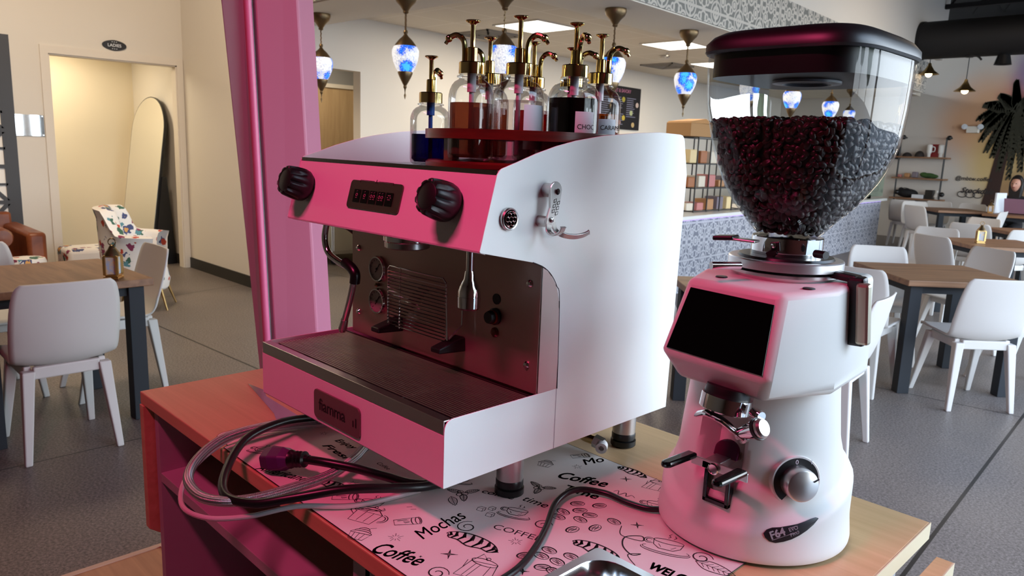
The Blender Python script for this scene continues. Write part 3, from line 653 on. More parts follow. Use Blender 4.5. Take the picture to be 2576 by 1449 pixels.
o.location = (-3.95, 8.35, .832); tag(o, 'tan kraft board leaning on the counter beside the wire rack', 'sign')
t = thing('glass_guard', 'pale green glass guard standing at the far end of the counter', 'glass', (xc(13.1)-.1, 13.1, .832))
MB().box(-.01, .01, -.62, .6, .03, .70).build('pane', CASEGL, t, smooth=0)
for y in (-.5, 0, .5): MB().box(-.025, .025, -.02, .02, 0, .06).build('clamp', BLACKPL, t, smooth=0)
# menu board on the back wall
def backpt(s, t, z): return O95+DB*s+NB*t+Vector((0, 0, z))
s0, s1, z0, z1 = 5.62, 6.82, 1.82, 2.47
t = thing('menu_board', 'black menu board with pale lettering on the back wall', 'menu board', (0, 0, 0))
mb = MB(); back(s0, s1, z0, z1, -.03, -.002, mb); mb.build('board', mat('menu_black', rgb(24, 23, 28), .4), t, smooth=0)
bx = DB; by = Vector((0, 0, 1)); f = lambda u, v: backpt(s0+u*(s1-s0), -.032, z0+v*(z1-z0))
mb = MB(); put_text(mb, 'SWEET & SAVORY', .075, f(.5, .86), bx, by, align='CENTER', bold=.01); mb.build('heading', PINKPRINT, t, smooth=0)
mb = MB()
for c0, c1, r0, r1 in ((.05, .27, .1, .72), (.36, .6, .08, .75), (.66, .9, .3, .75)):
    y = r1
    while y > r0:
        w = rnd.uniform(.6, 1); a, b = f(c0, y), f(c0+(c1-c0)*w, y-.018); mb.add([a, Vector((b.x, b.y, a.z)), b, Vector((a.x, a.y, b.z))], [(0, 1, 2, 3)]); y -= .048
mb.build('price_lines', mat('menu_text', rgb(126, 128, 150), .6), t, smooth=0)
for k, (u, v, c) in enumerate(((.30, .66, rgb(200, 150, 70)), (.58, .70, rgb(170, 160, 60)), (.92, .6, rgb(200, 180, 170)), (.78, .40, rgb(176, 186, 140)), (.60, .27, rgb(190, 170, 60)), (.5, .16, rgb(190, 140, 140)), (.84, .12, rgb(196, 170, 120)))):
    p = f(u, v); MB().prism([(.045*math.cos(a), .04*math.sin(a)) for a in [2*PI*i/14 for i in range(14)]], lambda a, b, h: p+bx*a+by*b-NB*h, 0, .001).build('food_picture', mat('food_%d' % k, c, .6), t, smooth=0)
t = thing('wall_speaker', 'black speaker on the back wall behind the gold pumps', 'speaker', backpt(3.1, -.1, 2.32))
MB().box(-.09, .1, -.14, .14, -.11, .12).build('speaker_case', BLACKPL, t, bevel=.03, smooth=0)
MB().cyl((.1, 0, 0), (.106, 0, 0), .08).build('cone', BLACKGL, t)
# stainless cabinet on castors in the hallway
t = thing('steel_cabinet', 'stainless steel cabinet on black castors in the hallway', 'cabinet', (-7.45, 4.62, 0), math.radians(-4))
MB().box(-.3, .3, -.42, .42, .13, .9).build('cabinet_body', BRUSH, t, smooth=0, bevel=.006)
MB().box(.3, .312, -.4, .4, .17, .86).build('door', STEEL, t, smooth=0, bevel=.004)
for x in (-.24, .24):
    for y in (-.36, .36): MB().cyl((x-.012, y, .045), (x+.012, y, .045), .045).box(x-.02, x+.02, y-.02, y+.02, .09, .13).build('castor', BLACKPL, t)
# ---------------------------------------------------------------- things on the left wall and in the washroom
t = thing('ladies_sign', 'small black oval sign with pale lettering above the washroom opening', 'sign', (-7.898, 2.105, 2.35))
MB().prism([(.115*math.copysign(abs(math.cos(a))**1.3, math.cos(a)), .052*math.copysign(abs(math.sin(a))**.9, math.sin(a))) for a in [2*PI*i/36 for i in range(36)]], lambda u, v, h: (h, u, v), 0, .008).build('plate', mat('sign_black', rgb(30, 28, 28), .5), t, smooth=0)
mb = MB(); put_text(mb, 'LADIES', .042, (.009, 0, -.014), (0, 1, 0), (0, 0, 1), align='CENTER', bold=.012)
for s in (-1, 1):
    for a in (-.02, .0, .02): mb.box(.0085, .0092, a-.005, a+.005, s*.034-.003, s*.034+.003)
mb.build('lettering', LABEL, t, smooth=0)
t = thing('clear_wall_plate', 'clear reflective acrylic plate on the wall left of the washroom opening', 'wall plate', (-7.898, 1.3, 1.515))
MB().box(0, .008, -.122, .122, -.1, .1).build('acrylic', mat('mirror_acrylic', (.75, .78, .8, 1), .03, .9), t, smooth=0)
for y in (-.11, .11):
    for z in (-.09, .09): MB().cyl((.008, y, z), (.014, y, z), .007, seg=10).build('standoff', STEEL, t)
# laser cut screen at the left edge
t = thing('laser_cut_screen', 'black metal screen with angular cut-outs at the left edge', 'screen', (-7.898, .62, .02))
mb = MB().box(0, .02, .47, .56, 0, 2.32).box(0, .02, -.56, -.47, 0, 2.32).box(0, .02, -.47, .47, 0, .08).box(0, .02, -.47, .47, 2.1, 2.32)
z = .08; k = 0
while z < 2.08:
    h = .34; mb.bar((.01, -.47, z), (.01, .47, z), .02, .035, up=(0, 0, 1))
    for i in range(3):
        y = -.47+i*.31; a, b = ((.01, y, z), (.01, y+.31, z+h)) if (i+k) % 2 else ((.01, y+.31, z), (.01, y, z+h)); mb.bar(a, b, .018, .035)
        mb.bar((.01, y+.31, z), (.01, y+.31, z+h), .018, .03, up=(0, 1, 0)); mb.bar((.01, y, z+h*.5), (.01, y+.31, z+h*.5), .018, .022)
    z += h; k += 1
mb.build('screen_panel', mat('black_screen_metal', rgb(62, 62, 66), .5), t, smooth=0)
MB().box(.0, .008, -.46, .46, .08, 2.1).build('backing', mat('screen_backing', rgb(250, 246, 240), .8), t, smooth=0)
# arched mirror leaning in the washroom
def arch(w, h, n=20):
    out = [(-w, 0), (w, 0)]; out += [(w*math.cos(a), h-w+w*math.sin(a)*1.0) for a in [PI*i/n for i in range(n+1)]]; return out
t = thing('arched_mirror', 'tall arched mirror with a thin black edge leaning in the washroom', 'mirror', (-8.62, 2.42, 0), math.radians(6))
ln = Vector((0, .15, 1)).normalized(); mp = lambda u, v, h: Vector((u, 0, .02))+ln*v+Vector((0, 1, -.15)).normalized()*h
MB().prism(arch(.40, 1.9), mp, 0, .03).build('frame', BLACKPL, t, smooth=30)
MB().prism(arch(.39, 1.89), mp, -.002, .0).build('mirror_glass', MIRROR, t, smooth=30)
MB().hexa([(.38, .03, .0), (.42, .03, 0), (.42, .30, 0), (.38, .30, 0)], [(.38, .17, 1.0), (.42, .17, 1.0), (.42, .22, 1.0), (.38, .22, 1.0)]).build('dark_wedge', BLACKPL, t, smooth=0)  # black wedge behind the mirror's right edge, narrowing upwards
# ---------------------------------------------------------------- mural on the far wall
t = thing('palm_mural', 'dark painted palm tree on the sunset wall at the right edge', 'mural', (0, 0, 0))
def quad_strip(pts, ws, y=15.485):
    mb = MB(); P = [farpt(a, b, y) for a, b in pts]; vs = []
    for i, p in enumerate(P):
        d = (P[min(i+1, len(P)-1)]-P[max(i-1, 0)]); d.y = 0; d.normalize(); n = Vector((-d.z, 0, d.x)); w = ws[i] if isinstance(ws, list) else ws*(1-i/len(P))+.004
        vs += [p+n*w, p-n*w]
    return vs, [(2*i, 2*i+2, 2*i+3, 2*i+1) for i in range(len(P)-1)]
mb = MB(); mb.add(*quad_strip([(2487, 520), (2500, 470), (2515, 410), (2530, 350), (2545, 295), (2558, 262)], [.13, .11, .10, .085, .075, .07]))
mb.build('trunk', mat('mural_brown', rgb(58, 38, 32), .85), t, smooth=0)
for k, (ex, ey, cx, cy) in enumerate(((2466, 292, 2510, 255), (2468, 320, 2500, 262), (2472, 345, 2505, 275), (2484, 372, 2518, 290), (2500, 385, 2528, 300), (2515, 420, 2540, 310), (2540, 440, 2556, 320), (2482, 258, 2520, 250), (2520, 235, 2545, 240), (2570, 420, 2574, 320), (2600, 400, 2595, 300), (2630, 330, 2610, 250), (2560, 200, 2562, 225), (2610, 210, 2595, 230))):
    pts = []; mb = MB()
    for i in range(9):
        a = i/8; x = (1-a)**2*2562+2*a*(1-a)*cx+a*a*ex; y = (1-a)**2*264+2*a*(1-a)*cy+a*a*ey; pts.append((x, y))
    mb.add(*quad_strip(pts, .03, 15.482-.0003*k))
    for i2 in range(2, 17):
        i = i2/2; k0 = int(i); k1 = min(8, k0+1); fr_ = i-k0; x, y = pts[k0][0]*(1-fr_)+pts[k1][0]*fr_, pts[k0][1]*(1-fr_)+pts[k1][1]*fr_; L = 30*(1-abs(i/8-.45))
        for s in (-1, 1):
            mb.add(*quad_strip([(x, y), (x+s*L*.3-3, y+L*.55), (x+s*L*.35-6, y+L)], .02, 15.481-.0003*k))
    mb.build('frond', mat('mural_green', rgb(50, 48, 34), .85) if k == 0 else MATS['mural_green'], t, smooth=0)
t = thing('wall_lettering', 'dark handwritten cafe handle on the far wall beside the palm', 'lettering', (0, 0, 0))
a, b = farpt(2402, 452, 15.48), farpt(2500, 468, 15.48)
mb = MB(); put_text(mb, '@mbtw.coffee', (b-a).length*.155, a, Vector((1, 0, 0)), Vector((0, 0, 1)), shear=.15, bold=.015); mb.build('handle_line', mat('sign_dark_paint', rgb(52, 46, 46), .8), t, smooth=0)
a = farpt(2415, 484, 15.48); mb = MB(); put_text(mb, 'Stockdale', .14, a, Vector((1, 0, 0)), Vector((0, 0, 1)), shear=.45, bold=.02)
for i in range(3): mb.tube([a+Vector((.04+.13*i+.08*math.cos(q), -.002, -.03+.055*math.sin(q))) for q in [2*PI*j/14 for j in range(15)]], .007, 5, False, 0)
mb.build('script_line', MATS['sign_dark_paint'], t, smooth=0)
t = thing('emergency_light', 'white twin emergency light on the far wall above the lettering', 'lamp', farpt(2447, 326, 15.4))
MB().box(-.1, .1, -.03, .07, -.06, .06).build('housing', TRIMW, t, bevel=.01, smooth=0)
for s in (-1, 1): MB().lathe([(.0, -.03), (.045, -.02), (.05, .03), (0, .035)], (s*.13, -.02, .05), 14, (0, -1, 0)).build('lamp_head', LABEL, t)
# pipe shelf with its goods
t = thing('pipe_shelf', 'black pipe wall shelf with three wooden boards on the far wall', 'shelf', (-4.27, 15.3, 0))
for z in (.77, 1.16, 1.56): MB().box(-.46, .47, -.12, .16, z, z+.03).build('board', SHELFW, t, smooth=0, bevel=.003)
for x in (-.37, .43):
    MB().tube([(x, .19, 1.95), (x, -.1, 1.95), (x, -.1, .62), (x, .19, .62)], .016, 8, smooth=0).build('pipe_upright', BLACKPL, t)
    for z in (1.95, .9): MB().ball((x+.04, -.1, z), .045).build('pipe_cap', BLACKPL, t)
def small(name, mb, m, loc, label, cat, group=None, **k):
    o = mb.build(name, m, **k); o.location = loc; return tag(o, label, cat, group)
CAPB = mat('cap_cloth', rgb(40, 32, 30), .8)
for k, x in enumerate((-4.52, -4.3)):
    t = thing('baseball_cap', ('flat dark cap on the top pipe shelf board', 'taller dark cap on the top pipe shelf board')[k], 'cap', (x, 15.27, 1.591), group='dark caps on the pipe shelf')
    MB().grid(lambda u, v: Vector((.085*math.cos(2*PI*u)*math.cos(v*PI/2), .085*math.sin(2*PI*u)*math.cos(v*PI/2), (.075+.035*k)*math.sin(v*PI/2))), 16, 6, True).build('crown', CAPB, t)
    MB().prism([(.075*math.cos(a), -.06-.07*abs(math.sin(a))) for a in [PI*i/10 for i in range(11)]], P3, 0, .006).build('brim', CAPB, t)
REDB = mat('red_box', rgb(140, 30, 34), .5)
small('gift_box', MB().box(-.07, .07, -.04, .04, 0, .24), REDB, (-4.07, 15.36, 1.591), 'tall red box behind the white tumbler on the pipe shelf', 'box', smooth=0)
for k, x in enumerate((-4.13, -3.93)):
    t = thing('tumbler', ('white handled tumbler in front of the red box', 'white tumbler at the right end of the top board')[k], 'tumbler', (x, 15.25, 1.591), group='white tumblers on the pipe shelf')
    MB().lathe([(.028, 0), (.03, .06), (.045, .08), (.048, .22), (.04, .23), (0, .235)], seg=16).build('cup_body', WPLAST, t)
    if k == 0: MB().tube([(.045, 0, .19), (.09, 0, .18), (.09, 0, .11), (.046, 0, .1)], .009, 8).build('handle', WPLAST, t)
small('potted_greens', MB().ball((0, 0, .05), .14, .07, .05).ball((.09, 0, .04), .09, .06, .04).ball((-.08, 0, .07), .07, .05, .04), LEAFM, (-4.1, 15.28, 1.191), 'low green leafy trailing plant on the middle board', 'plant')
for k, x in enumerate((-4.62, -4.47, -4.33)):
    small('gift_pouch', MB().box(-.05, .05, -.04, .04, 0, .05+.03*k), SNK[(k+1) % 6], (x, 15.27, 1.191), ('low rose pouch at the left end of the middle board', 'tan pouch second on the middle board', 'taller pouch beside the green plant')[k], 'pouch', 'pouches on the middle board', smooth=0, bevel=.015)
t = thing('duffel_bag', 'dark slumped duffel bag on the lowest pipe shelf board', 'bag', (-4.46, 15.36, .801))
MB().ball((0, 0, .085), .2, .1, .085).ball((-.12, 0, .14), .05, .05, .05).build('bag_body', BLACKBAG, t)
MB().tube([(-.12, -.05, .12), (-.05, -.07, .18), (.06, -.06, .16), (.12, -.05, .09)], .008, 6).build('strap', BLACKPL, t)
small('paper_stack', MB().box(-.1, .1, -.08, .08, 0, .07), LABEL, (-4.22, 15.27, .801), 'white stack of papers on the lowest board', 'papers', smooth=0)
small('black_box', MB().box(-.07, .07, -.06, .06, 0, .17), BLACKPL, (-4.03, 15.28, .801), 'square black box on the lowest board', 'box', smooth=0, bevel=.004)
small('white_vase', MB().lathe([(.03, 0), (.055, .05), (.04, .1), (.02, .14), (.022, .17)], seg=16), WPLAST, (-3.9, 15.25, .801), 'white bulbous vase beside the black box', 'vase')
t = thing('hanging_jacket', 'black jacket hanging on the wall above the glass guard', 'jacket', farpt(2248, 400, 15.38))
MB().hexa([(-.13, -.04, 0), (.13, -.04, 0), (.13, .04, 0), (-.13, .04, 0)], [(-.05, -.03, .31), (.06, -.03, .31), (.06, .03, .31), (-.05, .03, .31)]).build('jacket_body', BLACKBAG, t, smooth=0, bevel=.03)
MB().box(-.02, .02, .04, .17, .25, .28).build('wall_hook', BLACKPL, t, smooth=0)
# ================================================================ cafe furniture
def make_chair():
    t = thing('shell_chair', 'x', 'chair', (0, 0, 0), group='white plastic shell chairs')   # faces +x
    prof = [(.235, .445), (.18, .455), (.08, .437), (-.04, .425), (-.14, .43), (-.20, .47), (-.235, .55), (-.255, .64), (-.272, .73), (-.283, .80), (-.286, .825)]
    hw = [.185, .212, .222, .224, .226, .232, .236, .236, .230, .214, .19]
    P = catmull([Vector((a, b, w)) for (a, b), w in zip(prof, hw)], 3)
    def fn(u, v):
        i = u*(len(P)-1); a = P[int(round(i))]; y = (v-.5)*2; s = a.z*(1-.06*(abs(y)**6)); k = min(1, max(0, (u-.35)/.25))
        wrap = y*y*(.055*k*(1.15-u)*1.6); lift = y*y*.035*(1-k)*min(1, max(0, (u-.02)*4))
        edge = abs(y)**8
        return (a.x+wrap, y*s, a.y+lift-edge*.0)
    o = MB().grid(fn, 30, 14).build('seat_shell', CHAIRW, t, smooth=60, solid=.011)
    for sx in (-1, 1):
        for sy in (-1, 1):
            MB().taper((.15*sx-.02, .155*sy, .42), (.225*sx+.005, .19*sy, 0), .052, .03).build('leg', CHAIRW, t, smooth=0, bevel=.006)
    mb = MB()
    for sx in (-1, 1): mb.bar((.15*sx-.02, -.135, .408), (.15*sx-.02, .135, .408), .03, .055)
    for sy in (-1, 1): mb.bar((-.155, .152*sy, .408), (.115, .152*sy, .408), .03, .055)
    mb.build('under_frame', CHAIRW, t, smooth=0, bevel=.006)
    return t
CH0 = make_chair(); nch = [0]
def chair(x, y, deg, label):
    if nch[0] == 0: CH0.location = (x, y, 0); CH0.rotation_euler = (0, 0, math.radians(deg)); CH0['label'] = label; r = CH0
    else: r = dup(CH0, (x, y, 0), math.radians(deg), label)
    nch[0] += 1; return r
chair(-3.25, .32, 180, 'white shell chair seen from behind at the left table')
chair(-3.95, .77, -90, 'white shell chair seen from the side, between left table and pink post')
chair(-4.22, .22, 5, 'white shell chair behind the left table, only its curved back rim showing')
chair(-3.7, -.12, 84, 'white shell chair at the left photo edge, mostly legs showing')
chair(-.55, 4.69, 135, 'large white shell chair seen from behind at the right photo edge')
chair(-.86, 3.26, 186, 'white shell chair seen from the side, just right of the grinder')
chair(-1.12, 4.46, 92, 'pale shell chair seen from behind, between grinder and right table')
chair(-1.30, 5.36, -55, 'white shell chair facing the camera behind the right oak table')
chair(-.98, 6.1, -120, 'white shell chair under the far corner of the right oak table')
chair(-.38, 5.36, 222, 'pale shell chair cut by the right photo edge behind the oak table')
chair(-1.74, 7.72, -90, 'bright white shell chair facing the camera, left of the second right table')
chair(-1.38, 7.26, 62, 'beige shaded shell chair overlapping the corner of the second right table')
chair(-1.72, 9.3, 92, 'beige shaded shell chair left of the lantern on the second table')
chair(-1.95, 10.0, -110, 'bright white shell chair facing the camera behind the small lantern')
chair(-1.35, 8.9, 150, 'white shell chair beneath the lantern table, legs showing')
chair(-2.35, 12.15, 178, 'white shell chair in side profile before the seated woman')
chair(-2.72, 14.45, -100, 'beige shell chair facing the camera left of the seated woman')
chair(-3.12, 12.25, 62, 'mauve shaded shell chair with splayed legs right of the counter end')
chair(-3.5, 13.15, -50, 'white shell chair behind the mauve shaded one')
chair(-3.5, 13.8, -90, 'beige shell chair below the pipe shelf')
chair(-3.98, 13.9, 96, 'pale grey shell chair standing past the counter end')
chair(-2.95, 13.7, -90, 'brown shaded shell chair in front of the wall lettering')
chair(-1.75, 3.45, 20, 'white shell chair mostly hidden between coffee machine and grinder')

def make_table():
    t = thing('oak_table', 'x', 'table', (0, 0, 0), group='oak topped cafe tables')
    MB().box(-.4, .4, -.4, .4, .712, .75).build('tabletop', TABLEW, t, smooth=0, bevel=.004)
    mb = MB()
    for s in (-1, 1): mb.box(-.34, .34, s*.32-.02, s*.32+.02, .66, .711).box(s*.32-.02, s*.32+.02, -.3, .3, .66, .711)
    mb.build('apron', TABLELEG, t, smooth=0)
    for sx in (-1, 1):
        for sy in (-1, 1): MB().box(.325*sx-.038, .325*sx+.038, .325*sy-.038, .325*sy+.038, 0, .711).build('leg', TABLELEG, t, smooth=0, bevel=.003)
    return t
TB0 = make_table(); TL = [(-3.68, .38, 2, 'oak topped table at the left photo edge with a brass lantern'), (-.86, 5.03, 45, 'oak topped table set cornerwise at the right, nearest the grinder'),
    (-1.13, 7.75, 43, 'second oak topped table at the right, with a small brass lantern'), (-1.2, 9.75, 44, 'third oak topped table cut by the right photo edge'),
    (-3.02, 13.15, 40, 'small far oak topped table right of the counter end'), (-1.25, 3.28, 46, 'oak topped table almost hidden behind the grinder'), (-2.08, 13.05, 0, 'far table with the mauve laptop at the right edge')]
for k, (x, y, a, lb) in enumerate(TL):
    if k == 0: TB0.location = (x, y, 0); TB0.rotation_euler = (0, 0, math.radians(a)); TB0['label'] = lb
    else: dup(TB0, (x, y, 0), math.radians(a), lb)
MOSBLUE = mat('lantern_glass', rgb(170, 190, 220), .2, noise=(60, rgb(230, 200, 150)))
def make_lantern():
    t = thing('table_lantern', 'x', 'lantern', (0, 0, 0), group='brass table lanterns')
    MB().box(-.036, .036, -.036, .036, 0, .012).box(-.03, .03, -.03, .03, .012, .022).box(-.033, .033, -.033, .033, .112, .12).build('base', BRASS, t, smooth=0, bevel=.002)
    mb = MB()
    for x in (-.03, .03):
        for y in (-.03, .03): mb.box(x-.006, x+.006, y-.006, y+.006, .02, .115)
    mb.build('frame', BRASS, t, smooth=0)
    MB().box(-.026, .026, -.026, .026, .024, .11).build('glass_panes', MOSBLUE, t, smooth=0)
    MB().lathe([(.042, .118), (.036, .13), (.022, .148), (.018, .155), (.013, .165), (.006, .17), (0, .172)], seg=12).build('roof', BRASSDARK, t)
    MB().tube([(.018*math.cos(a), 0, .185+.018*math.sin(a)) for a in [2*PI*i/12 for i in range(13)]], .003, 6, False, 0).build('ring_handle', BRASSDARK, t)
    return t
LN0 = make_lantern(); LN0.location = (-3.38, .63, .751); LN0.rotation_euler = (0, 0, .9); LN0['label'] = 'brass lantern on the corner of the left oak table'
dup(LN0, (-1.24, 7.55, .751), .5, 'small brass lantern on the second right table'); dup(LN0, (-2.42, 12.85, .751), .2, 'tiny brass lantern left of the mauve laptop')

# brown leather sofa and floral seats
t = thing('leather_sofa', 'brown leather sofa against the left wall', 'sofa', (-7.27, .0, 0))
MB().box(-.45, .45, -1.05, 1.05, .1, .33).build('seat_base', LEATHER, t, bevel=.03, bseg=3)
MB().box(-.3, .5, -.86, .0, .33, .47).box(-.3, .5, .01, .86, .33, .47).build('seat_cushion', LEATHER, t, bevel=.05, bseg=3)
MB().hexa([(-.55, -1.05, .1), (-.36, -1.05, .1), (-.36, 1.05, .1), (-.55, 1.05, .1)], [(-.56, -1.05, .7), (-.44, -1.05, .7), (-.44, 1.05, .7), (-.56, 1.05, .7)]).build('back_frame', LEATHER, t, bevel=.02)
for s in (-1, 1):
    MB().box(-.55, .47, s*1.05-.075, s*1.05+.075, .08, .60).build('arm', LEATHER, t, bevel=.035, bseg=3)
    MB().hexa([(-.42, .44*s-.42, .46), (-.14, .44*s-.42, .46), (-.14, .44*s+.42, .46), (-.42, .44*s+.42, .46)], [(-.5, .44*s-.4, .86), (-.34, .44*s-.4, .86), (-.34, .44*s+.4, .86), (-.5, .44*s+.4, .86)]).build('back_cushion', LEATHER, t, bevel=.08, bseg=4)
    for x in (-.42, .38): MB().cyl((x, s*.98, 0), (x, s*.98, .1), .025).build('foot', BLACKPL, t)
o = MB().lathe([(0, -.26), (.07, -.255), (.085, -.22), (.085, .22), (.07, .255), (0, .26)], seg=20, axis=(1, 0, 0)).build('bolster', LEATHER); o.location = (-7.05, .80, .56)
tag(o, 'round brown leather bolster lying by the sofa arm', 'cushion')
def barrel_chair(loc, deg, label, tall=.76):
    t = thing('floral_armchair', label, 'armchair', loc, math.radians(deg), 'floral barrel armchairs')   # opens toward +x
    def outer(r0, th, dz):
        mb = MB(); A = math.radians(118)
        def sec(u):
            a = PI-A+2*A*u; w = abs(u-.5)*2; k_ = min(1, max(0, (w-.38)/.25)); h = tall-.2*k_*k_*(3-2*k_)-.03*w
            return a, h+dz
        prof = [(0, .16), (0, .3), (0, .9), (.02, 1.0), (-.05, 1.02), (-.11, .99), (-.13, .9), (-.12, .35)]
        def fn(u, v):
            a, h = sec(u); i = v*(len(prof)-1); j = min(int(i), len(prof)-2); k = i-j; dr = prof[j][0]*(1-k)+prof[j+1][0]*k; zz = prof[j][1]*(1-k)+prof[j+1][1]*k
            R = r0+dr+.03*zz
            return (R*math.cos(a)*1.05, R*math.sin(a), .16+(h-.16)*(zz-.16)/.84 if zz > .16 else .16)
        return mb.grid(fn, 30, 21)
    outer(.285, .1, 0).build('back_and_arms', FLORAL, t, smooth=70)
    def seat(z0, z1): return [(.0, z0), (.2, z0), (.22, (z0+z1)/2), (.19, z1), (0, z1+.01)]
    MB().lathe(seat(.16, .36), seg=28).box(0, .13, -.17, .17, .17, .36).build('seat_cushion', FLORAL, t, bevel=.02)
    for a in (40, 140, 220, 320):
        c_, s_ = math.cos(math.radians(a)), math.sin(math.radians(a)); MB().cyl((.22*c_, .2*s_, .18), (.29*c_, .27*s_, 0), .013, .007, 10).build('leg', BRASS, t)
barrel_chair((-6.08, 1.66, 0), 58, 'floral barrel armchair on brass legs before the washroom opening', .86)
t = thing('floral_ottoman', 'low floral fabric ottoman in the washroom doorway', 'ottoman', (-7.2, 1.66, 0))
MB().box(-.2, .2, -.33, .33, .12, .40).build('seat_block', FLORAL, t, bevel=.04, bseg=3)
for x in (-.16, .16):
    for y in (-.28, .28): MB().cyl((x, y, 0), (x, y, .13), .012).build('leg', BRASS, t)
t = thing('floral_pouf', 'small white floral pouf beside the leather sofa', 'pouf', (-6.5, .90, 0))
MB().lathe([(.0, .05), (.12, .05), (.15, .12), (.155, .36), (.13, .43), (0, .445)], seg=28).build('pouf_cover', FLORAL, t)
for a in (45, 135, 225, 315): MB().cyl((.1*math.cos(math.radians(a)), .1*math.sin(math.radians(a)), 0), (.1*math.cos(math.radians(a)), .1*math.sin(math.radians(a)), .06), .014).build('foot', BRASS, t)

# ---------------------------------------------------------------- the seated woman behind the laptop
def skin_body(name, joints, edges, m, parent, sub=2):
    me = bpy.data.meshes.new(name); me.from_pydata([j[:3] for j in joints], edges, []); o = bpy.data.objects.new(name, me); COL.objects.link(o); o.parent = parent
    md = o.modifiers.new('skin', 'SKIN'); sl = me.skin_vertices.new() if not me.skin_vertices else me.skin_vertices[0]
    sl = me.skin_vertices[0]
    for i, j in enumerate(joints):
        r = j[3]; sl.data[i].radius = (r, r) if isinstance(r, (int, float)) else r; sl.data[i].use_root = (i == 0)
    md.use_smooth_shade = True; s = o.modifiers.new('sub', 'SUBSURF'); s.levels = sub; s.render_levels = sub; me.materials.append(m)
    return o
pt = thing('person', 'dark haired woman in black sitting behind a mauve laptop', 'person', (-2.30, 13.75, 0), math.radians(-8))
chair(-2.30, 13.82, -98, 'white shell chair the seated woman sits on')
J = [(0, 0, .54, .13), (0, 0, .66, .11), (0, -.01, .8, .12), (0, -.02, .93, .13), (0, -.03, 1.02, .055), (0, -.05, 1.08, .045),
     (.17, -.03, .96, .05), (.24, -.12, .82, .042), (.17, -.33, .80, .032), (.12, -.42, .80, .022),
     (-.17, -.03, .96, .05), (-.24, -.12, .82, .042), (-.17, -.33, .80, .032), (-.12, -.42, .80, .022),
     (.09, -.05, .5, .085), (.12, -.42, .5, .062), (.12, -.46, .1, .042), (.12, -.56, .05, .03), (-.09, -.05, .5, .085), (-.12, -.42, .5, .062), (-.12, -.46, .1, .042), (-.12, -.56, .05, .03)]
E_ = [(0, 1), (1, 2), (2, 3), (3, 4), (4, 5), (3, 6), (6, 7), (7, 8), (8, 9), (3, 10), (10, 11), (11, 12), (12, 13), (0, 14), (14, 15), (15, 16), (16, 17), (0, 18), (18, 19), (19, 20), (20, 21)]
skin_body('body', J, E_, mat('black_clothes', rgb(24, 22, 26), .8), pt)
def headfn(u, v):
    a = 2*PI*u; b = PI*(v-.5); x = math.cos(b)*math.cos(a); y = math.cos(b)*math.sin(a); z = math.sin(b)
    w = .074*(1-.22*max(0, -z)); p = Vector((x*w, y*.092, z*.115))
    if y < 0: p.y -= .012*math.exp(-((x*6)**2+((z+.15)*5)**2))*2; p.y += .006*math.exp(-(((abs(x)-.4)*6)**2+((z-.12)*7)**2))*2
    return Vector((0, -.07, 1.19))+p
hd = MB().grid(headfn, 28, 18, True); hd.build('head', SKIN, pt)
MB().ball((.028, -.155, 1.205), .01, .006, .006).ball((-.028, -.155, 1.205), .01, .006, .006).build('eyes', BLACKGL, pt)
MB().ball((0, -.158, 1.145), .022, .008, .007).build('mouth', mat('lips', rgb(150, 70, 72), .5), pt)
def hairfn(u, v):
    a = 2*PI*u; b = PI*(v*.95-.5+.05); x = math.cos(b)*math.cos(a); y = math.cos(b)*math.sin(a); z = math.sin(b); r = 1
    p = Vector((x*.095, y*.105+.01, z*.135+.01))
    if z < .1: p.z -= .22*(.1-z) if y > -.35 else 0; p.x *= 1.1
    if y < -.35 and z < .45: p.y = -.032; 
    return Vector((0, -.06, 1.2))+p
MB().grid(hairfn, 28, 18, True).build('hair', HAIR, pt)
for s in (-1, 1):
    mb = MB(); mb.ball((s*.1, -.44, .80), .035, .045, .016)
    for f in range(4): mb.tube([(s*.1+(f-1.5)*.017, -.47, .80), (s*.1+(f-1.5)*.019, -.505, .795), (s*.1+(f-1.5)*.019, -.525+.004*abs(f-1.5), .78)], .0075, 6)
    mb.tube([(s*.072, -.43, .80), (s*.052, -.455, .795), (s*.045, -.475, .785)], .0085, 6); mb.build('hand', SKIN, pt)
t = thing('laptop', 'open laptop with a mauve lid facing the camera', 'laptop', (-2.12, 13.05, .751), math.radians(-6))
MB().box(-.17, .17, .02, .26, 0, .016).build('keyboard_base', BLACKPL, t, smooth=0, bevel=.003)
MB().hexa([(-.17, .0, .012), (.17, .0, .012), (.17, .014, .012), (-.17, .014, .012)], [(-.17, -.07, .235), (.17, -.07, .235), (.17, -.056, .235), (-.17, -.056, .235)]).build('lid', LAPTOPPINK, t, smooth=0, bevel=.004)
t = thing('white_folder', 'tall white folder standing left of the laptop', 'folder', (-2.37, 13.12, .751), math.radians(70))
MB().box(-.12, .12, -.015, .015, 0, .31).build('cover', LABEL, t, smooth=0, bevel=.003)

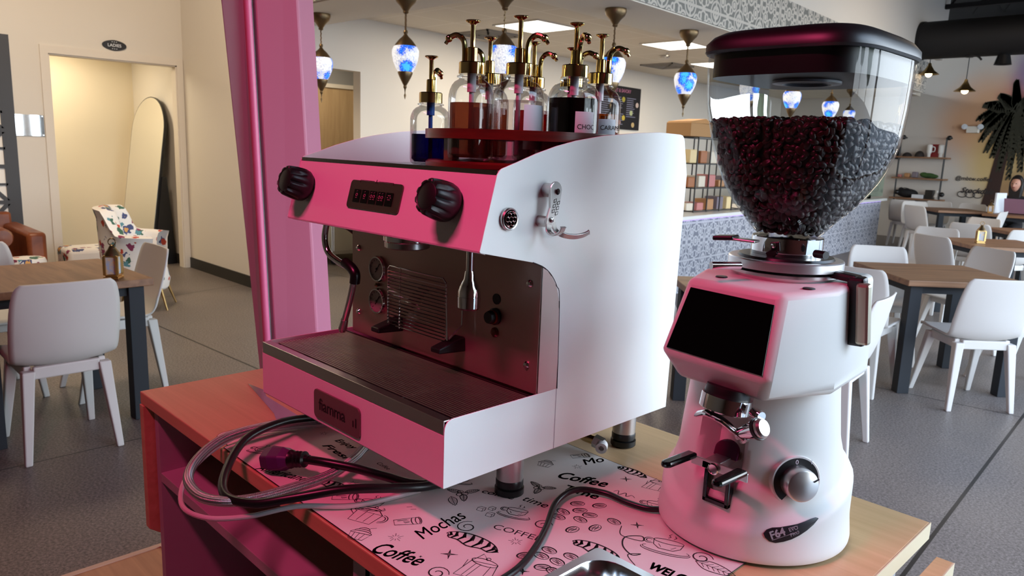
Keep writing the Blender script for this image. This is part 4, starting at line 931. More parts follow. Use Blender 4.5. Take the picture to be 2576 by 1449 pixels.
# ---------------------------------------------------------------- pink post
t = thing('pink_post', 'leaning pink painted post with a round bead behind the coffee machine', 'post', (0, 0, 0))
D_ = 2.3
def ppt(xt, xb, y, d=D_):
    """edge line through the photo columns xt (y=0) and xb (y=800), at photo row y"""
    return raypt(xt+(xb-xt)*y/800.0, y, d)
def column(c0, c1, m, name, lift):
    """four-sided column: c0 left edge, c1 right edge columns as (top, bottom)"""
    pts = []
    for y in (-330, 1500):
        a = ppt(c0[0], c0[1], y, D_+c0[2]); b = ppt(c1[0], c1[1], y, D_+c1[2]); n = Vector((0.7, -0.7, 0)); a2 = a+Vector((-.07, .09, 0)); b2 = b+Vector((-.07, .09, 0))
        pts.append([a, b, b2, a2])
    for ps, zt in ((pts[0], lift[1]), (pts[1], lift[0])):
        pass
    out = []
    for z in lift:
        q = []
        for i in range(4):
            a, b = pts[1][i], pts[0][i]; k = (z-a.z)/(b.z-a.z); p = a+(b-a)*k; p.z = z; q.append(p)
        out.append(q)
    return MB().hexa(out[0], out[1]).build(name, m, t, smooth=0, bevel=.006)
column((555, 640, .05), (612, 664, .0), POSTD, 'left_face', (0.0, 2.55))
column((640, 686, .0), (750, 797, .0), POSTM, 'right_face', (0.0, 2.55))
a0, a1 = ppt(622, 668, 1500, D_-.0), ppt(622, 668, -330, D_-.0)
b0 = a0+(a1-a0)*((0-a0.z)/(a1.z-a0.z)); b1 = a0+(a1-a0)*((2.55-a0.z)/(a1.z-a0.z))
MB().cyl(b0, b1, .011, seg=16).build('round_bead', mat('pink_bead_gloss', rgb(214, 110, 150), .35), t)
a0, a1 = ppt(634, 680, 1500, D_+.03), ppt(634, 680, -330, D_+.03)
b0 = a0+(a1-a0)*((0-a0.z)/(a1.z-a0.z)); b1 = a0+(a1-a0)*((2.55-a0.z)/(a1.z-a0.z))
MB().bar(b0, b1, .03, .06).build('groove', POSTD, t, smooth=0)
# ================================================================ the stand (cabinet) under the coffee machine
DZ = 0.956
t = thing('stand_cabinet', 'wooden topped serving cabinet with grey open shelves holding the coffee machine', 'cabinet', (-.24, .25, 0))
def sb(*b): return (b[0]+.24, b[1]+.24, b[2]-.25, b[3]-.25, b[4], b[5])
MB().box(*sb(-.888, .402, -.072, .596, DZ-.026, DZ)).build('worktop', DESKW, t, smooth=0, bevel=.002)
MB().box(*sb(.4021, .4035, -.072, .596, DZ-.026, DZ)).build('edge_band', mat('pale_edge_band', rgb(222, 204, 170), .5), t, smooth=0)
for q in ((-.858, -.838), (.35, .37)): MB().box(*sb(q[0], q[1], -.056, .58, .05, DZ-.027)).build('side_panel', GREYBOARD, t, smooth=0)
MB().box(*sb(-.838, .35, .56, .58, .05, DZ-.027)).build('back_panel', GREYBOARD, t, smooth=0)
for z in (.79, .42, .07): MB().box(*sb(-.838, .35, -.056, .56, z-.02, z)).build('shelf', GREYBOARD, t, smooth=0, bevel=.001)
MB().box(*sb(-.13, -.09, -.05, -.0, .43, DZ-.027)).box(*sb(-.10, -.085, -.05, .5, .43, DZ-.027)).build('divider', GREYBOARD, t, smooth=0)
mb = MB()
for y, z in ((.03, .86), (.03, .72), (.45, .72), (.45, .86), (.1, .6)): mb.cyl((-.838+.24, y-.25, z), (-.836+.24, y-.25, z), .004, seg=8)
mb.build('peg_holes', DRKHOLE, t, smooth=0)
lf = MB().prism([(-.075, .93), (-.075, .66), (-.055, .645), (.57, .645), (.59, .66), (.59, .93)], lambda u, v, h: (h, u-.25, v), -.885+.24, -.865+.24)
lf.build('folding_leaf', DESKW, t, smooth=0, bevel=.001)
MB().box(*sb(.425, .447, -.07, .56, .645, .925)).build('folding_leaf', DESKW, t, smooth=0, bevel=.001)
MB().box(*sb(.447, .4485, -.07, .56, .645, .925)).build('edge_band', MATS['pale_edge_band'], t, smooth=0)
for y in (.08, .40): MB().box(*sb(.37, .425, y, y+.03, .80, .92)).build('hinge', BLACKPL, t, smooth=0, bevel=.002)
for y in (.08, .40): MB().box(*sb(-.865, -.858, y, y+.03, .86, .92)).build('hinge', BLACKPL, t, smooth=0)
for x in (-.8, .3):
    for y in (0, .5): MB().cyl((x+.24, y-.25, 0), (x+.24, y-.25, .052), .025).build('castor', BLACKPL, t)
t = thing('floor_platform', 'low wooden platform edge on the floor left of the cabinet', 'platform', (-1.55, -.2, 0))
MB().box(-.38, .55, -.6, .50, .0, .02).build('board', FLOORW, t, smooth=0)
MB().box(-.40, -.38, -.6, .52, 0, .024).box(-.38, .55, .50, .52, 0, .024).build('edge_strip', mat('pale_edge_strip', rgb(206, 176, 150), .5), t, smooth=0)

# ================================================================ coffee machine
Z0 = 1.0439
W_ = .488
cm = thing('coffee_machine', 'white enamel espresso machine with black knobs and a bottle rack on top', 'coffee machine', (0, 0, Z0))
def bevelpoly(P, r):
    """round corner i by r[i]"""
    out = []; n = len(P)
    for i, p in enumerate(P):
        rr = r.get(i, 0)
        if not rr: out.append(p); continue
        a, b = Vector(P[i-1]), Vector(P[(i+1) % n]); c = Vector(p); u, v = (a-c), (b-c); u.normalize(); v.normalize()
        p0, p1 = c+u*rr, c+v*rr
        for k in range(6):
            s = k/5; q = p0*(1-s)**2+c*2*s*(1-s)+p1*s*s; out.append((q.x, q.y))
    return out
side = [(0, 0), (.496, 0), (.505, .397), (.489, .461), (.42, .4625), (.359, .459), (.284, .4525), (.224, .4435), (.184, .435), (.146, .4245), (.11, .4125), (.0815, .4035), (.0765, .3965), (.0505, .3), (.147, .2805), (.168, .2725), (.184, .261), (.197, .2435), (.2045, .22), (.2085, .0915), (.0, .0915)]
sideb = bevelpoly(side, {0: .002, 3: .012, 11: .004, 13: .003, 20: .016})
HOLES = [(.26, .0035), (.29, .006), (.325, .0085), (.365, .0105), (.411, .0135), (.46, .0155)]
def side_panel(x0, x1, name='side_panel'):
    mb = MB().prism(sideb, lambda u, v, h: (h, u, v), x0, x1); o = mb.build(name, WPAINT, cm, smooth=0)
    cut = MB()
    for y, r in HOLES: cut.cyl((x0-.01, y, .421), (x1+.01, y, .421), r, seg=28)
    c = cut.build('cutter', None, None, smooth=0)
    md = o.modifiers.new('b', 'BOOLEAN'); md.operation = 'DIFFERENCE'; md.object = c; md.solver = 'EXACT'
    bpy.context.view_layer.update(); dg = bpy.context.evaluated_depsgraph_get()
    me = bpy.data.meshes.new_from_object(o.evaluated_get(dg)); o.modifiers.clear(); o.data = me
    bpy.data.objects.remove(c)
    md = o.modifiers.new('bevel', 'BEVEL'); md.width = .0006; md.segments = 2; md.limit_method = 'ANGLE'
    return o
side_panel(-.0018, .0); side_panel(-W_, -W_+.0018)
# seam between front tray housing and body on the right side
MB().box(.00002, .0003, .2075, .2085, 0, .0915).build('panel_seam', GREYBOARD, cm, smooth=0)
x0, x1 = -W_+.0018, -.0018
MB().box(x0, x1, .0, .0018, .0, .0715).box(x0, x1, 0, .49, 0, .002).build('front_panel', WPAINT, cm, smooth=0, bevel=.0008)
hf = lambda x, s, t: Vector((x, .0505+.026*s+t*.961, .300+.0965*s-t*.277))   # point on the sloping front of the head
MB().hexa([hf(x0, 0, .0015), hf(x1, 0, .0015), hf(x1, 0, 0.003), hf(x0, 0, 0.003)], [hf(x0, 1, .0015), hf(x1, 1, .0015), hf(x1, 1, .003), hf(x0, 1, .003)]).hexa([hf(x0, 0, .0015), hf(x1, 0, .0015), hf(x1, 0, .012), hf(x0, 0, .012)], [hf(x0, .02, .0015), hf(x1, .02, .0015), hf(x1, .02, .012), hf(x0, .02, .012)]).build('control_panel', WPAINT, cm, smooth=0)
MB().box(x0, x1, .054, .168, .299, .302).build('head_underside', DARKSTEEL, cm, smooth=0)
MB().box(x0, x1, .082, .49, .392, .3965).box(x0, x1, .079, .083, .392, .402).build('cup_deck', DARKSTEEL, cm, smooth=0)
MB().box(x0, x1, .486, .4875, .0, .46).build('rear_panel', WPAINT, cm, smooth=0)
MB().box(x0+.016, x1-.0005, .168, .486, .09, .392).box(x0+.0, x1-.0005, .30, .486, .0, .392).build('body_shell', PANELSTEEL, cm, smooth=0, bevel=.0005)
MB().box(-.0016, -.0002, .169, .2078, .0915, .272).build('side_lining', STEEL, cm, smooth=0)
mb = MB(); edge = [(p[0]+.001, p[1]) for p in [(.2085, .0915), (.2045, .22), (.197, .2435), (.184, .261), (.168, .2725), (.147, .2805)]]
mb.tube([(-.0008, a, b) for a, b in edge], .0012, 6); mb.build('lining_edge', BLACKPL, cm)
# drip tray: bright lip, well and wire grate
MB().box(x0, x1, -.0002, .0018, .072, .0905).box(x0, x1, .0, .014, .0885, .0908).build('tray_lip', STEEL, cm, smooth=0, bevel=.0006)
MB().box(x0, x1, .014, .165, .05, .055).box(x0, x1, .014, .016, .055, .089).box(x0, x1, .160, .163, .055, .0885).build('tray_well', mat('tray_dark', (.05, .04, .038, 1), .4, .6), cm, smooth=0)
mb = MB(); n = 27
for i in range(n):
    y = .026+(.158-.026)*i/(n-1); mb.cyl((-.478, y, .0865), (-.012, y, .0865), .0012, seg=6)
mb.build('grate_wires', mat('grate_steel', (.78, .66, .60, 1), .3, 1.0), cm)
mb = MB()
for x in (-.476, -.353, -.237, -.121, -.014): mb.cyl((x, .022, .0845), (x, .161, .0845), .0013, seg=6)
mb.build('grate_crossbars', CHROME, cm)
# name plate
fp = lambda u, v, h: (u, -h, v)
pl = MB().prism(rrect(-.3135, -.1865, .0085, .0545, .008), fp, .0, .003).build('name_plate', mat('name_plate_grey', rgb(132, 114, 110), .42, .5), cm, smooth=0, bevel=.0008)
mb = MB(); put_text(mb, 'fiamma', .027, (-.298, -.0032, .024), (1, 0, 0), (0, 0, 1), bold=.009, spacing=.96, extr=.0); put_text(mb, 'ı1', .02, (-.205, -.0032, .024), (1, 0, 0), (0, 0, 1), bold=.02)
part(mb.build('plate_lettering', INK, pl, smooth=0))
# display with five keys
nf = Vector((0, -.961, .277)); uf = Vector((0, .26, .966))
C0 = hf(-.2505, .545, .0012)
def df(u, v, h): return C0+Vector((1, 0, 0))*u+uf*v+nf*h
dp = MB().prism(rrect(-.067, .066, -.0215, .0215, .006), df, 0, .002).build('display_plate', OLIVE, cm, smooth=0)
for i in range(5):
    x = -.052+.0208*i
    k = MB().prism(rrect(x, x+.017, -.0125, .0075, .001), df, .002, .0028).build('key', BLACKGL, dp, smooth=0)
    mb = MB(); g = mb
    if i < 4:
        for s in ((0,) if i < 2 else (-.0035, .0035)):
            cx = x+.0085+s; mb.tube([df(cx+.0022*math.cos(a), .0022*math.sin(a)-.001, .003) for a in [2*PI*q/10 for q in range(11)]], .0005, 4, False, 0); mb.tube([df(cx-.002, -.0055, .003), df(cx+.002, -.0055, .003)], .0005, 4, smooth=0); mb.tube([df(cx-.0015, .004, .003), df(cx+.001, .0055, .003)], .0004, 4, smooth=0)
    else:
        for a in range(6): q = a*PI/3; mb.tube([df(x+.0085+.0035*math.cos(q)-.001, .0035*math.sin(q), .003), df(x+.0085+.0035*math.cos(q)+.001, .0035*math.sin(q), .003)], .0007, 4, smooth=0)
    mb.build('key_symbol', PINKPRINT, k, smooth=0)
mb = MB()
for a, b in ((-.042, -.006), (.006, .042)): mb.tube([df(a, .022, .0022), df(b, .022, .0022)], .0004, 4, smooth=0)
mb.tube([df(-.042, .022, .0022), df(-.042, .0185, .0022)], .0004, 4, smooth=0).tube([df(.042, .022, .0022), df(.042, .0185, .0022)], .0004, 4, smooth=0).tube([df(-.002, .0195, .0022), df(0, .0245, .0022), df(.002, .0195, .0022)], .0004, 4, smooth=0)
mb.build('panel_marks', INK, dp, smooth=0)
# steam and water knobs
def knob(x, s, lab):
    c = hf(x, s, 0)
    mb = MB(); nn = nf.normalized(); tx = Vector((1, 0, 0)); ty = nn.cross(tx)
    prof = [(.018, 0), (.0235, .0005), (.0255, .003), (.0268, .009), (.0268, .016), (.0262, .024), (.0252, .032), (.0242, .038), (.0225, .0408), (.0195, .0412), (.0185, .0402), (0, .0402)]
    seg = 72; o = len(mb.v)
    for i, (r, h) in enumerate(prof):
        for k in range(seg):
            a = 2*PI*k/seg; g = 0
            if .009 < h < .0411: g = -.0042*max(0, math.cos(a*10))**1.5*min(1, (h-.009)/.016)
            p = c+nn*(h+.001)+(tx*math.cos(a)+ty*math.sin(a))*(r+(g if r > .019 else 0)); mb.v.append(tuple(p))
    for i in range(len(prof)-1):
        for k in range(seg): k2 = (k+1) % seg; mb.f.append((o+i*seg+k, o+i*seg+k2, o+(i+1)*seg+k2, o+(i+1)*seg+k))
    kb = mb.build('knob', BLACKPL, cm, smooth=50); kb['label'] = lab
    MB().lathe([(.0178, .0404), (.0178, .0412), (.0165, .0418), (0, .0420)], c, 28, nn).build('knob_cap', BLACKPL, kb)
knob(-.076, .57, 'right black fluted knob'); knob(-.447, .57, 'left black fluted knob')
# side badge and tool hook on the right panel
b = MB().lathe([(.0145, 0), (.0148, .004), (.0135, .006), (.0125, .0055)], (0, .098, .341), 36, (1, 0, 0)).build('side_badge', STEEL, cm)
MB().cyl((.0035, .098, .341), (.0055, .098, .341), .0122, seg=30).build('badge_face', BLACKGL, b)
mb = MB()
for q in range(6):
    a = q*PI/3; mb.tube([(.0062, .098+.006*math.cos(a)+.003*math.cos(w), .341+.006*math.sin(a)+.003*math.sin(w)) for w in [2*PI*z/8 for z in range(9)]], .0007, 5, False, 0)
mb.tube([(.0062, .098+.0105*math.cos(w), .341+.0105*math.sin(w)) for w in [2*PI*z/24 for z in range(25)]], .0006, 5, False, 0); mb.build('badge_emblem', CHROME, b)
hk = MB().prism([(.1665+.0115*math.cos(a), .378+.0115*math.sin(a)) for a in [math.radians(x) for x in range(0, 181, 20)]]+[(.155, .368), (.156, .355), (.151, .342), (.1495, .334), (.153, .329), (.163, .328), (.1675, .334), (.170, .350), (.176, .366)], lambda u, v, h: (h, u, v), .016, .0195).build('tool_hook', STEEL, cm, smooth=0, bevel=.0008)
MB().cyl((0, .167, .377), (.016, .167, .377), .0095).build('hook_spacer', STEEL, hk); MB().cyl((0, .1575, .336), (.016, .1575, .336), .0075).build('hook_spacer', STEEL, hk)
MB().lathe([(.0042, .0195), (.0042, .0208), (0, .021)], (0, .168, .376), 20, (1, 0, 0)).build('hook_screw', CHROME, hk); MB().lathe([(.0038, .0195), (.0038, .0208), (0, .021)], (0, .159, .339), 20, (1, 0, 0)).build('hook_screw', CHROME, hk)
mb = MB()
for i in range(3):
    for j in range(2):
        y, z = .1595+.0065*j+.0015*i, .348+.0068*i-.003*j; P = [(.0197, y, z), (.0197, y+.0045, z+.001), (.0197, y+.005, z+.005), (.0197, y+.0005, z+.004), (.0197, y, z)]; mb.tube(P, .0004, 4, False, 0)
mb.build('hook_engraving', INK, hk)
def strap(P, w, th, name):
    mb = MB(); Q = catmull([Vector(p) for p in P], 6); vs = []
    for i, p in enumerate(Q):
        d = (Q[min(i+1, len(Q)-1)]-Q[max(i-1, 0)]).normalized(); s = Vector((0, 1, 0)) if abs(d.y) < .7 else Vector((.5, 0, .86)); s = (s-d*s.dot(d)).normalized(); n = d.cross(s)
        vs += [p-s*w/2-n*th/2, p+s*w/2-n*th/2, p+s*w/2+n*th/2, p-s*w/2+n*th/2]
    fs = [(4*i+a, 4*i+(a+1) % 4, 4*i+4+(a+1) % 4, 4*i+4+a) for i in range(len(Q)-1) for a in range(4)]+[(0, 1, 2, 3), tuple(len(vs)-4+a for a in (3, 2, 1, 0))]
    mb.add(vs, fs); mb.build(name, STEEL, hk, smooth=50, bevel=.0006)
strap([(.018, .1555, .334), (.021, .1535, .324), (.034, .1500, .321), (.046, .1490, .326), (.05, .1490, .333)], .009, .0024, 'hook_prong')
strap([(.018, .165, .334), (.020, .168, .325), (.026, .176, .319), (.033, .190, .3165), (.038, .204, .3185), (.041, .212, .3225)], .0075, .0024, 'hook_prong')
# back panel fittings: gauges, switch, lamps, screws
yb = .168
for z in (.216, .1595):
    g = MB().lathe([(.0225, 0), (.0232, .004), (.0215, .0072), (.0195, .007), (.0192, .004), (0, .004)], (-.3865, yb, z), 40, (0, -1, 0)).build('pressure_gauge', CHROME, cm)
    MB().cyl((-.3865, yb-.0035, z), (-.3865, yb-.0048, z), .0192, seg=36).build('dial_face', mat('dial_face', rgb(206, 196, 190), .5) if z > .2 else MATS['dial_face'], g)
    mb = MB()
    for q in range(11):
        a = math.radians(225-27*q); mb.bar((-.3865+.0145*math.cos(a), yb-.0052, z+.0145*math.sin(a)), (-.3865+.0175*math.cos(a), yb-.0052, z+.0175*math.sin(a)), .0006, .0003)
    mb.bar((-.3865-.004, yb-.0055, z-.006), (-.3865+.009, yb-.0055, z+.0105), .001, .0004).cyl((-.3865, yb-.0052, z), (-.3865, yb-.0062, z), .002, seg=10); mb.build('needle_and_marks', INK, g, smooth=0)
for x, z in ((-.449, .245), (-.449, .129), (-.023, .246), (-.023, .129)):
    MB().lathe([(.0055, 0), (.0055, .0015), (.0035, .004), (0, .0046)], (x, yb, z), 18, (0, -1, 0)).build('panel_screw', CHROME, cm)
MB().lathe([(.003, 0), (.003, .004), (.004, .006), (.002, .008), (0, .008)], (-.387, yb, .188), 12, (0, -1, 0)).build('gauge_union', BRASSDARK, cm)
MB().cyl((-.089, yb+.001, .213), (-.089, yb-.001, .213), .008).build('socket_hole', BLACKPL, cm)
sw = MB().lathe([(.0125, 0), (.0125, .004), (.010, .005), (.010, .012), (.0085, .016), (0, .016)], (-.09, yb, .187), 26, (0, -1, 0)).build('power_switch', BLACKPL, cm)
MB().lathe([(.0103, .0052), (.0106, .009), (.0098, .0092)], (-.09, yb, .187), 26, (0, -1, 0)).build('switch_ring', mat('orange_ring', rgb(200, 70, 24), .4), sw)
MB().lathe([(.0075, 0), (.0075, .002), (.005, .0045), (0, .005)], (-.09, yb, .163), 20, (0, -1, 0)).build('pilot_lamp', mat('amber_lens', rgb(150, 48, 18), .25), cm)
# cup rest: wire rack on two black clips
rk = MB(); yr = .142
fr = [(-.321, yr, .131), (-.322, yr, .228), (-.317, yr, .233), (-.18, yr, .232), (-.173, yr, .226), (-.168, yr, .138)]
rk.tube(fr, .0017, 8, smooth=0); rkp = rk.build('cup_rest', CHROME, cm)
mb = MB()
for i in range(17):
    z = .136+.0056*i; mb.cyl((-.3215, yr-.002, z), (-.1705, yr-.002, z), .0011, seg=6)
mb.cyl((-.29, yr-.001, .133), (-.287, yr-.001, .233), .0012, seg=6).build('rest_wires', CHROME, rkp)
MB().tube([(-.165, yr+.0, .14), (-.16, yb-.004, .16), (-.158, yb-.004, .23)], .0017, 6, smooth=0).build('rest_back_wire', CHROME, rkp)
for x in (-.327, -.168): MB().hexa([(x-.011, .118, .122), (x+.011, .118, .122), (x+.013, yb, .119), (x-.013, yb, .119)], [(x-.011, .118, .130), (x+.011, .118, .130), (x+.012, yb, .142), (x-.012, yb, .142)]).build('rest_clip', BLACKPL, rkp, smooth=0, bevel=.002)
# group head
gh = MB().lathe([(.036, .30), (.036, .288), (.034, .286)], (-.222, .105, 0), 40).build('group_head', CHROME, cm)
MB().lathe([(.034, .286), (.034, .278), (.03, .276), (.03, .281), (0, .281)], (-.222, .105, 0), 40).build('group_gasket', STEEL, gh)
mb = MB()
for q in range(16): a = q*PI/8; mb.ball((-.222+.024*math.cos(a), .105+.024*math.sin(a), .2785), .0022, seg=6, rings=4)
mb.build('shower_screen', CHROME, gh)
# steam wand
def yp(px, py, Y=.085):
    p = farpt(px, py, Y); return (p.x, p.y, p.z-Z0)
wd = MB().tube([yp(822, 560), yp(817, 600), yp(826, 635), yp(850, 657), yp(875, 671), yp(888, 688)], .0055, 14).build('steam_wand', CHROME, cm)
MB().tube([yp(868, 660), yp(884, 674), yp(893, 690), yp(892, 712)], .0085, 14).build('rubber_grip', RUBBER, wd)
MB().tube([yp(891, 700), yp(880, 755), yp(866, 808)], .0055, 14, smooth=3).build('lower_pipe', STEEL, wd)
MB().cyl(yp(867, 804), yp(862, 826), .0062, .0075).cyl(yp(862, 826), yp(861, 834), .0075, .005).build('steam_tip', STEEL, wd)
# hot water tap
ht = MB().cyl((-.073, .1, .305), (-.073, .1, .262), .0055).build('hot_water_tap', CHROME, cm)
MB().lathe([(.0065, .263), (.008, .252), (.0125, .243), (.0155, .235), (.0158, .228), (.0152, .2275), (.0158, .227), (.0155, .212), (.0125, .209), (0, .209)], (-.073, .1, 0), 30).build('tap_nozzle', CHROME, ht)
# feet
for x, y in ((-.066, .186), (-.072, .478), (-.42, .186), (-.42, .455)):
    y = min(y, .452) if x < -.1 else y
    ft = MB().cyl((x, y-.0, .0), (x, y, -.062), .0205, seg=30).build('foot', BRUSH, cm)
    MB().lathe([(.0205, -.062), (.0212, -.064), (.0212, -.072), (.019, -.073), (.019, -.0745), (.0225, -.076), (.0225, -.085), (.020, -.0875), (0, -.0875)], (x, y, 0), 30).build('rubber_foot', RUBBER, ft)
# water inlet under the machine
iv = MB().tube([(-.12, .40, -.05), (-.10, .40, -.06), (-.078, .405, -.063)], .008, 12).build('inlet_pipe', BRASS, cm)
MB().cyl((-.08, .405, -.063), (-.064, .409, -.067), .0115, seg=6).build('inlet_nut', STEEL, iv)
MB().lathe([(.0098, 0), (.0105, .002), (.0095, .004), (.0105, .006), (.0095, .008), (.0105, .010), (.0095, .012), (.0100, .015), (.005, .0155), (.005, .008)], (-.066, .409, -.067), 24, (.5, -.75, -.12)).build('white_port', WPLAST, iv)
MB().cyl((-.115, .40, 0), (-.115, .40, -.05), .012, seg=16).build('inlet_valve', BRASS, iv)

# ================================================================ syrup bottles in their carousel
RZ = Z0+.3968
rc = Vector((-.160, .284, RZ))
t = thing('bottle_carousel', 'round cherry wood bottle carousel on top of the coffee machine', 'bottle rack', rc)
BOT = [('b2', -.160, .171), ('b3', -.106, .214), ('dk', -.048, .269), ('b4', -.262, .300), ('b5', -.236, .378), ('b6', -.165, .396), ('b7', -.085, .372)]
up = MB().cyl((0, 0, .044), (0, 0, .058), .155, seg=64).build('upper_ring', REDWOOD, t)
cut = MB()
for _, x, y in BOT: cut.cyl((x-rc.x, y-rc.y, .03), (x-rc.x, y-rc.y, .07), .0395, seg=32)
c = cut.build('cutter', None, None, smooth=0); c.location = rc
md = up.modifiers.new('b', 'BOOLEAN'); md.operation = 'DIFFERENCE'; md.object = c; md.solver = 'EXACT'; md.use_self = True
bpy.context.view_layer.update(); dg = bpy.context.evaluated_depsgraph_get()
me = bpy.data.meshes.new_from_object(up.evaluated_get(dg)); up.modifiers.clear(); up.data = me; bpy.data.objects.remove(c)
MB().lathe([(.150, .0), (.154, .003), (.154, .009), (.150, .012), (0, .012)], seg=64).build('lower_plate', REDWOOD, t)
MB().cyl((0, 0, .012), (0, 0, .044), .011).build('centre_post', REDWOOD, t)
for a in (195, 262, 330, 30, 100):
    q = math.radians(a); MB().box(-.004, .004, -.012, .012, .012, .044, Matrix.Translation((.136*math.cos(q), .136*math.sin(q), 0)) @ Matrix.Rotation(q, 4, 'Z')).build('strut', REDWOOD, t, smooth=0)
TUBE = {'x': mat('tube_plastic', rgb(206, 196, 200), .4), 'blue': mat('blue_tube', rgb(30, 90, 170), .4)}
def bottle(x, y, z, r, h, liq, level, label, spout, ht=.057, tag_at=None, rt=.0192, txt=None):
    t = thing('syrup_bottle', label, 'bottle', (x, y, z), 0, 'glass syrup bottles with gold pumps')
    neck = .0182
    P = [(0, .004), (r-.006, .0), (r-.001, .004), (r, .01), (r, h*.70), (r*.985, h*.75), (r*.94, h*.80), (r*.86, h*.85), (r*.74, h*.89), (neck+.001, h*.915), (neck, h*.93), (neck+.0035, h*.94), (neck+.0035, h*.955), (neck, h*.965), (neck, h)]
    MB().lathe(P, seg=40).build('glass_body', GLASS, t)
    rr = r-.0028; L = [(0, .005), (rr-.005, .005), (rr, .01)]+[(rr, level), (0, level)]
    MB().lathe(L, seg=36).build('syrup', LIQ[liq], t)
    MB().cyl((0, 0, .012), (0, 0, h*.78), .0035, seg=10).cyl((0, 0, h*.78), (0, 0, h), .0065, seg=14).build('dip_tube', TUBE['blue' if liq == 'blue' else 'x'], t)
    MB().lathe([(rt, h-.003), (rt, h+.0125), (rt-.001, h+.0138), (.0078, h+.0138), (.0075, h+.0335), (.0066, h+.0345), (.0036, h+.0345), (.0036, h+ht+.008), (.005, h+ht+.010), (.0105, h+ht+.0125), (.011, h+ht+.0138), (.0105, h+ht+.0146), (0, h+ht+.0148)], seg=28).build('pump', GOLD, t)
    a = math.radians(spout); u = Vector((math.cos(a), math.sin(a), 0))
    q = lambda d, zz: tuple(u*d+Vector((0, 0, h+zz)))
    sp = MB().tube([q(.012, .012), q(.0125, .036), q(.0165, .047), q(.026, .052), q(.037, .048), q(.040, .045)], .0041, 10)
    sp.ball(q(.0375, .0475), .0056, seg=12, rings=8).cyl(q(.039, .0455), q(.043, .040), .0028, seg=10)
    sp.build('spout', GOLD, t)
    if tag_at is not None:
        a0, a1, z0, z1 = tag_at; mb = MB()
        mb.grid(lambda uu, v: ((r+.0006)*math.cos(math.radians(a0+(a1-a0)*uu)), (r+.0006)*math.sin(math.radians(a0+(a1-a0)*uu)), z0+(z1-z0)*v), 14, 1)
        lb = mb.build('paper_label', LABEL, t, smooth=60)
        if txt:
            vs, fs = text_geo(txt, .0095, bold=-.005); Wt = max(v.x for v in vs); mb = MB()
            mb.add([((r+.0009)*math.cos(math.radians(a0)+(v.x+.003)/r), (r+.0009)*math.sin(math.radians(a0)+(v.x+.003)/r), z0+(z1-z0)*.68+v.y) for v in vs], fs); mb.build('label_text', INK, lb, smooth=0)
    return t
bz = RZ+.0122
bottle(-.315, .219, RZ+.0006, .0335, .1035, 'blue', .050, 'smaller syrup bottle with navy blue syrup, leftmost on the machine', 118)
bottle(-.160, .171, bz, .0335, .127, 'brown', .083, 'syrup bottle with tan brown syrup at the left front of the carousel', 205)
bottle(-.106, .214, bz, .0380, .127, 'clear', .088, 'almost clear syrup bottle at the front middle of the carousel, tallest pump', 20, tag_at=(-32, 22, .02, .082), ht=.064)
bottle(-.048, .269, bz, .0380, .127, 'dark', .094, 'syrup bottle of nearly black syrup with a white label', 335, tag_at=(-44, 0, .0, .075), txt='CHOC')
bottle(-.262, .300, bz, .0335, .127, 'amber', .085, 'syrup bottle with amber syrup behind the tan one', 215)
bottle(-.236, .378, bz, .0335, .127, 'red', .085, 'syrup bottle with red syrup behind the clear one', 15)
bottle(-.165, .396, bz, .0335, .127, 'red', .080, 'red syrup bottle at the back of the carousel', 30, ht=.045)
bottle(-.085, .372, bz, .0345, .127, 'amber', .078, 'amber syrup bottle with white label behind the dark one', 40, tag_at=(-50, 0, .02, .07), txt='CARAMEL')
# ================================================================ grinder
GX, GY = .222, .394
gr = thing('coffee_grinder', 'white coffee grinder with black screen and a clear hopper of beans', 'coffee grinder', (GX, GY, DZ))
def ss(a, b, x): x = min(1, max(0, (x-a)/(b-a))); return x*x*(3-2*x)
def body(th, z):
    """radius of the base and column at angle th (0 = front, -y) and height z over the worktop"""
    c = math.cos(th); zs = .047+.040*(1-c)
    rcol = .110-.013*ss(.08, .26, z); rb = .1315-.004*ss(0, .05, z)
    k = ss(zs-.012, zs+.012, z); r = rb*(1-k)+(rcol+.006*(1-ss(zs, zs+.05, z)))*k
    a = abs(math.atan2(math.sin(th), math.cos(th)))*r
    if z > .07: r -= .030*(1-ss(.026, .034, a))*ss(.075+.2*max(0, a-.0), .115, z)
    if z < .012: r -= .006*(1-z/.012)**2
    return r
def gpt(th, z, off=0):
    r = body(th, z)+off; return Vector((r*math.sin(th)*1.0, -r*math.cos(th)*(1.03 if z < .1 else 1.0), z))
zz = [.006, .008, .012]+[.012+.0045*i for i in range(1, 54)]
mb = MB(); nth = 128
mb.grid(lambda u, v: gpt(2*PI*u, zz[int(round(v*(len(zz)-1)))]), nth, len(zz)-1, True)
mb.build('body_column', WPLAST, gr, smooth=60)
for a in (40, 140, 220, 320): MB().cyl((.1*math.cos(math.radians(a)), .1*math.sin(math.radians(a)), 0), (.1*math.cos(math.radians(a)), .1*math.sin(math.radians(a)), .008), .014).build('rubber_foot', RUBBER, gr)
G = lambda x, y, z: (x-GX, y-GY, z-DZ)
A_ = [(.168, .262, 1.184), (.286, .262, 1.181), (.339, .34, 1.188), (.33, .475, 1.19), (.13, .475, 1.19), (.134, .34, 1.188)]
B_ = [(.150, .240, 1.222), (.301, .238, 1.216), (.339, .34, 1.205), (.33, .475, 1.21), (.13, .475, 1.21), (.134, .34, 1.212)]
C_ = [(.166, .268, 1.317), (.295, .268, 1.316), (.335, .33, 1.322), (.325, .47, 1.327), (.135, .47, 1.327), (.150, .33, 1.322)]
mb = MB(); mb.v = [G(*p) for p in A_+B_+C_]; mb.f = [(5, 4, 3, 2, 1, 0), (12, 13, 14, 15, 16, 17)]
